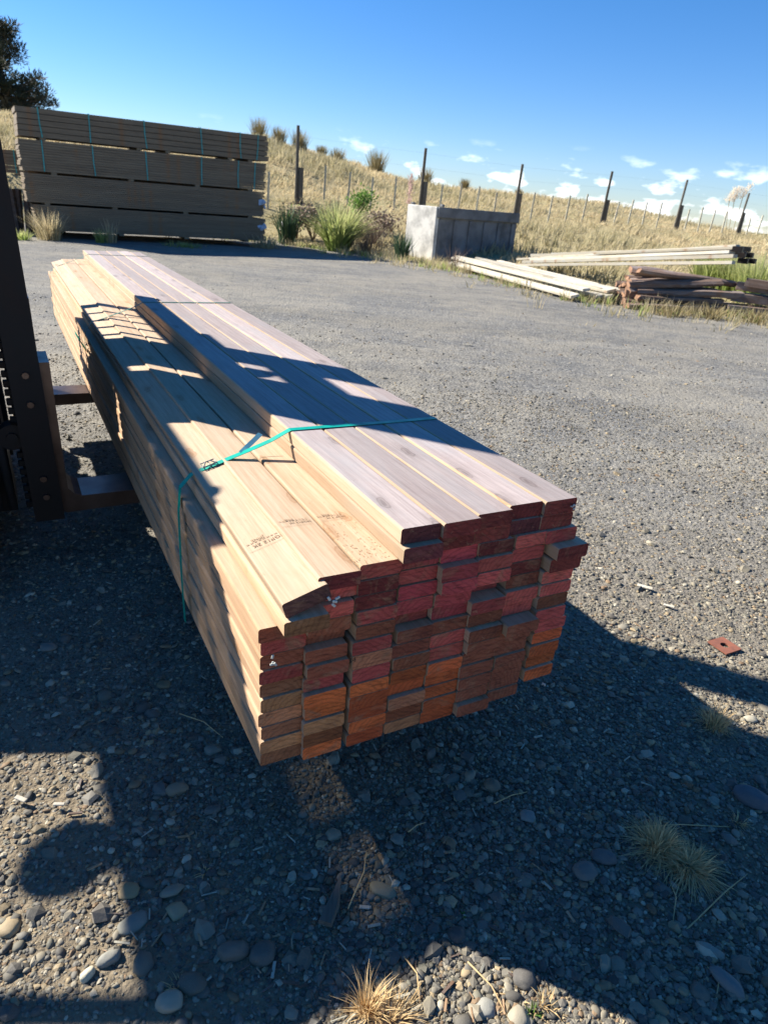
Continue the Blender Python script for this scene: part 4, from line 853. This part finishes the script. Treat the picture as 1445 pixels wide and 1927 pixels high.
def stamp(w, u, z, tilt, full=True, sc=1.):
    X_ = (-cos(tilt), 0, -sin(tilt)); Y_ = (0, -1, 0)
    o0 = Vector((w, u, z))
    def row(s_, txt, sz, dx=0., sx=1.): text_mesh(txt, sz * sc, M['ink'], 'grade_stamp', o0 + Vector(X_) * dx * sc + Vector(Y_) * s_ * sc, X_, Y_, sx=sx)
    if full: row(.0, 'MGP12 2K', .0115, 0, 1.05); row(-.016, '[           ]PINE', .0095, -.001, .95)
    else: row(.0, 'MGP12 2K', .010, 0, 1.); row(-.014, 'PINE', .009, .03, .95)
    g = MB()
    for k in range(9):
        a = o0 + Vector(X_) * (.004 + k * .0065) * sc + Vector(Y_) * (-.006) * sc; g.add([a, a + Vector(X_) * .0045 * sc, a + Vector(X_) * .0045 * sc + Vector((0, .0022, 0)), a + Vector((0, .0022, 0))], [(0, 1, 2, 3)])
    a = o0 + Vector(Y_) * .016 * sc; g.add([a, a + Vector(X_) * .062 * sc, a + Vector(X_) * .062 * sc + Vector((0, .0008, 0)), a + Vector((0, .0008, 0))], [(0, 1, 2, 3)]); g.build('grade_stamp', M['ink'], bundle, boff)
zt_tilt = lambda w: ZT - .0735 - .0135 + (w + .648) * math.tan(radians(17)) + .0024
stamp(-.612, .185, zt_tilt(-.612), radians(17), True, 1.35); stamp(-.545, .215, ZT - .0687, 0, False, 1.1); stamp(-.466, .215, ZT - .0687, 0, False, 1.0)
text_mesh('34', .016, M['pen'], 'marker_number', (-.560, .004, ZT - .262), (1, 0, .08), (0, 0, 1)).location.y -= .045
def tagbit(w, z, u, s=.008):
    g = MB()
    for k in range(4): g.box((w + random.gauss(0, s * .5), u - .003 - k * .002, z + random.gauss(0, s * .6)), (s * .7, .003, s * 1.4), Matrix.Rotation(random.gauss(0, .8), 3, 'Y'), bev=.0008)
    g.build('staple_tag', M['staple'], bundle, boff)
tagbit(-.601, ZT - .105, -.04, .007); tagbit(-.705, ZT - .235, -.012, .006); tagbit(-.012, ZT - .022, .006, .005); tagbit(.0, ZT - .50, -.01, .005)
# sawdust crumbs on the lower boards
g = MB()
for i in range(150):
    w = random.uniform(-.535, -.455); u = abs(random.gauss(0, .11)) + .0; s_ = random.uniform(.0005, .0014); g.box((w, u, ZT - .0695 + s_ * .2), (s_ * 2, s_, s_ * .5), rotz(random.uniform(0, 3)))
o = g.build('sawdust', M['fresh_side'], bundle, boff); o['kind'] = 'stuff'

# ------------------------------------------------------------------ forklift at the left (mostly outside the frame)
FO = WP(2.33, -1.9, 0); foff = Vector((-1.9, 2.33, 0))
fk = thing('forklift', 'dark forklift holding the timber bundle, only its fork frame in view', 'forklift', FO, PZR)
def part(g, name, mat, parent=fk, **k): return g.build(name, mat, parent, foff, **k)
def fork(u0, u1):
    g = MB(); zf = Z0 - .0015
    poly = [(-.98, zf - .05), (-.955, zf - .062), (-.2, zf - .045), (.24, zf - .018), (.25, zf - .006), (.25, zf), (-.90, zf), (-.925, zf + .010), (-.945, zf + .035), (-.955, zf + .50), (-1.0, zf + .50), (-1.0, zf - .03)]
    g.prism(poly, u0, u1, 1); o = part(g, 'fork', M['fork']); return o
fork(1.56, 1.74); fork(2.98, 3.16)
lean = .035
def up_(u0, u1, w0, w1, z0, z1, name='mast_upright', mat='iron', ln=lean):
    g = MB(); g.add([(w0, u0, z0), (w1, u0, z0), (w1, u1, z0), (w0, u1, z0), (w0 - ln * (z1 - z0), u0, z1), (w1 - ln * (z1 - z0), u0, z1), (w1 - ln * (z1 - z0), u1, z1), (w0 - ln * (z1 - z0), u1, z1)],
          [(0, 3, 2, 1), (4, 5, 6, 7), (0, 1, 5, 4), (1, 2, 6, 5), (2, 3, 7, 6), (3, 0, 4, 7)]); return part(g, name, M[mat])
up_(1.515, 1.555, -1.065, -.968, .205, 1.66, 'carriage_post'); up_(1.60, 1.70, -1.075, -1.002, .24, 1.62, 'carriage_post'); up_(1.86, 1.96, -1.075, -1.01, .30, 1.60, 'carriage_post')
up_(1.84, 2.10, -1.27, -1.12, .12, 2.55); up_(2.50, 2.60, -1.27, -1.12, .12, 2.55); up_(2.40, 2.72, -1.07, -1.02, .35, 1.60, 'carriage_post'); up_(3.02, 3.12, -1.075, -1.01, .24, .9, 'carriage_post')
g = MB(); g.tube([(-1.16, 2.43, .2), (-1.22, 2.43, 2.0)], .018, 8); part(g, 'lift_chain', M['iron'])
for z in (.36, .68): 
    g = MB(); g.box((-1.035, 2.36, z), (.05, 1.66, .09), bev=.005); part(g, 'carriage_bar', M['iron'])
g = MB(); g.box((-1.058, 2.62, 1.465), (.04, 2.04, .15), bev=.004)
for u in (2.80, 2.98, 3.16, 3.37): g.box((-1.045, u, 1.27), (.016, .018, .42))
g.box((-1.045, 3.04, 1.03), (.02, 1.2, .10)); g.box((-1.05, 2.80, .66), (.012, .5, .64)); g.box((-1.05, 3.60, 1.14), (.035, .075, .82), bev=.004); g.box((-1.045, 3.14, .74), (.03, .96, .06)); part(g, 'load_backrest', M['iron'])
g = MB(); g.box((-1.22, 2.22, 1.9), (.06, .74, .10)); g.box((-1.24, 2.22, 2.50), (.06, .74, .10)); g.box((-1.22, 2.18, .30), (.06, .6, .12)); part(g, 'mast_crossbar', M['iron'])
g = MB(); g.tube([(-1.10, 1.78, 1.2), (-1.12, 1.72, 1.75), (-1.14, 1.9, 2.1), (-1.16, 2.1, 2.25)], .02, 8); g.tube([(-1.16, 2.20, .3), (-1.20, 2.20, 1.75)], .05, 10); part(g, 'hydraulic_hose', M['rubber'], smooth=True)
for (w, z) in ((-.99, .30), (-.992, .37), (-1.0, .64), (-1.003, .74)):
    g = MB(); g.tube([(w - .03, 1.517, z), (w - .03, 1.505, z)], .011, 8); part(g, 'bolt', M['fork'], smooth=False)
for z in (.52, .95):
    g = MB(); g.tube([(-1.10, 1.54, z), (-1.10, 1.60, z)], .045, 16); g.tube([(-1.10, 1.53, z), (-1.10, 1.54, z)], .018, 10); part(g, 'mast_roller', M['iron'])
g = MB(); pts = [(-1.13, 1.56, .25), (-1.15, 1.55, .7), (-1.12, 1.56, 1.0), (-1.16, 1.6, 1.12)]; g.tube(pts, .013, 8); g.tube([(p[0] - .04, p[1], p[2]) for p in pts], .010, 8); part(g, 'hydraulic_hose', M['rubber'], smooth=True)
g = MB()
for k in range(30):
    z = .25 + k * .032; g.box((-1.075 - .035 * (z - .2), 1.585, z), (.022, .012 if k % 2 else .02, .024), bev=.003)
part(g, 'lift_chain', M['iron'])
# body
g = MB(); g.prism([(-1.32, .20), (-1.32, .62), (-1.55, .98), (-1.95, 1.03), (-2.12, .93), (-2.2, .62), (-2.75, .62), (-2.8, .9), (-3.05, .95), (-3.5, .85), (-3.55, .3), (-3.3, .18)], 1.60, 3.02, 1); part(g, 'body', M['paint'])
g = MB(); g.prism([(-2.45, .625), (-2.42, .74), (-2.60, .76), (-2.72, .74), (-2.76, 1.16), (-2.84, 1.16), (-2.86, .625)], 2.2, 2.75, 1); part(g, 'seat', M['rubber'])
g = MB(); rg = [(-2.1 + .1 * cos(a), 2.36 + .17 * sin(a), 1.17 + .08 * cos(a)) for a in np.linspace(0, 2 * pi, 18)]; g.tube(rg, .014, 6); g.tube([(-2.1, 2.36, 1.17), (-1.9, 2.36, .98)], .02, 8); part(g, 'steering_wheel', M['rubber'])
def wheel(w, u0, u1, r):
    g = MB(); n = 28; prof = [(.62 * r, u0 + .02), (.93 * r, u0), (r, u0 + .03), (r, u1 - .03), (.93 * r, u1), (.62 * r, u1 - .02)]; vs = []
    for k in range(n):
        a = 2 * pi * k / n
        for i, (rr, u) in enumerate(prof):
            q = rr * (1.0 if k % 2 or i not in (2, 3) else .965); vs.append((w + q * cos(a), u, r + q * sin(a)))
    m_ = len(prof); fs = [(k * m_ + i, k * m_ + (i + 1) % m_, ((k + 1) % n) * m_ + (i + 1) % m_, ((k + 1) % n) * m_ + i) for k in range(n) for i in range(m_)]
    g.add(vs, fs); o = part(g, 'wheel', M['rubber']); h_ = MB(); h_.tube([(w, u0 + .03, r), (w, u1 - .03, r)], .62 * r, 20); h_.tube([(w, u0 + .0, r), (w, u1, r)], .2 * r, 12)
    q = h_.build('rim', M['orange'], o, o.location + foff); 
wheel(-1.50, 1.36, 1.60, .30); wheel(-1.50, 3.03, 3.25, .30); wheel(-3.1, 1.42, 1.62, .26); wheel(-3.1, 3.0, 3.2, .26)
# overhead guard with roof sheet
RZ = 1.79; RF = -1.68
for u in (1.62, 3.00):
    g = MB(); g.tube([(-1.58, u, .95), (-1.66, u, RZ - .02)], .028, 8); part(g, 'guard_post', M['paint'], smooth=True)
    g = MB(); g.tube([(-2.80, u, .9), (-2.74, u, 1.55), (-2.48, u, 1.75)], .028, 8); part(g, 'guard_post', M['paint'], smooth=True)
g = MB(); g.prism([(RF, RZ - .04), (RF, RZ), (-2.32, RZ + .03), (-2.52, RZ - .06), (-2.52, RZ - .10), (-2.30, RZ - .01)], 1.58, 1.66, 1); g.prism([(RF, RZ - .04), (RF, RZ), (-2.32, RZ + .03), (-2.52, RZ - .06), (-2.52, RZ - .10), (-2.30, RZ - .01)], 2.96, 3.04, 1)
g.box((-2.50, 2.31, RZ - .035), (.09, 1.38, .15)); g.box((RF - .04, 2.31, RZ - .0), (.07, 1.3, .045))
for k, u in enumerate((1.93, 2.2, 2.47, 2.74)): g.box((-2.09, u, RZ - .0), (.78, .045, .03))
part(g, 'roof_frame', M['paint'])
g = MB(); g.box((-2.10, 2.31, RZ + .022), (.80, 1.34, .006)); part(g, 'roof_sheet', M['poly'])
g = MB(); g.box((-2.36, 2.31, RZ + .040), (.22, 1.40, .03), bev=.005); part(g, 'roof_plate', M['paint'])
g = MB(); g.tube([(-2.30, 1.62, 1.76), (-2.30, 1.66, 1.60), (-2.34, 1.72, 1.46)], .012, 6); part(g, 'mirror_arm', M['iron'])
g = MB(); P3, F3 = stone_proto(2); g.add([(-2.42 + p[0] * .125 + p[1] * .03, 1.75 + p[1] * .095 - p[0] * .04, 1.45 + p[2] * .03 - p[0] * .02) for p in P3], [tuple(f) for f in F3]); part(g, 'rear_mirror', M['iron'], smooth=True)
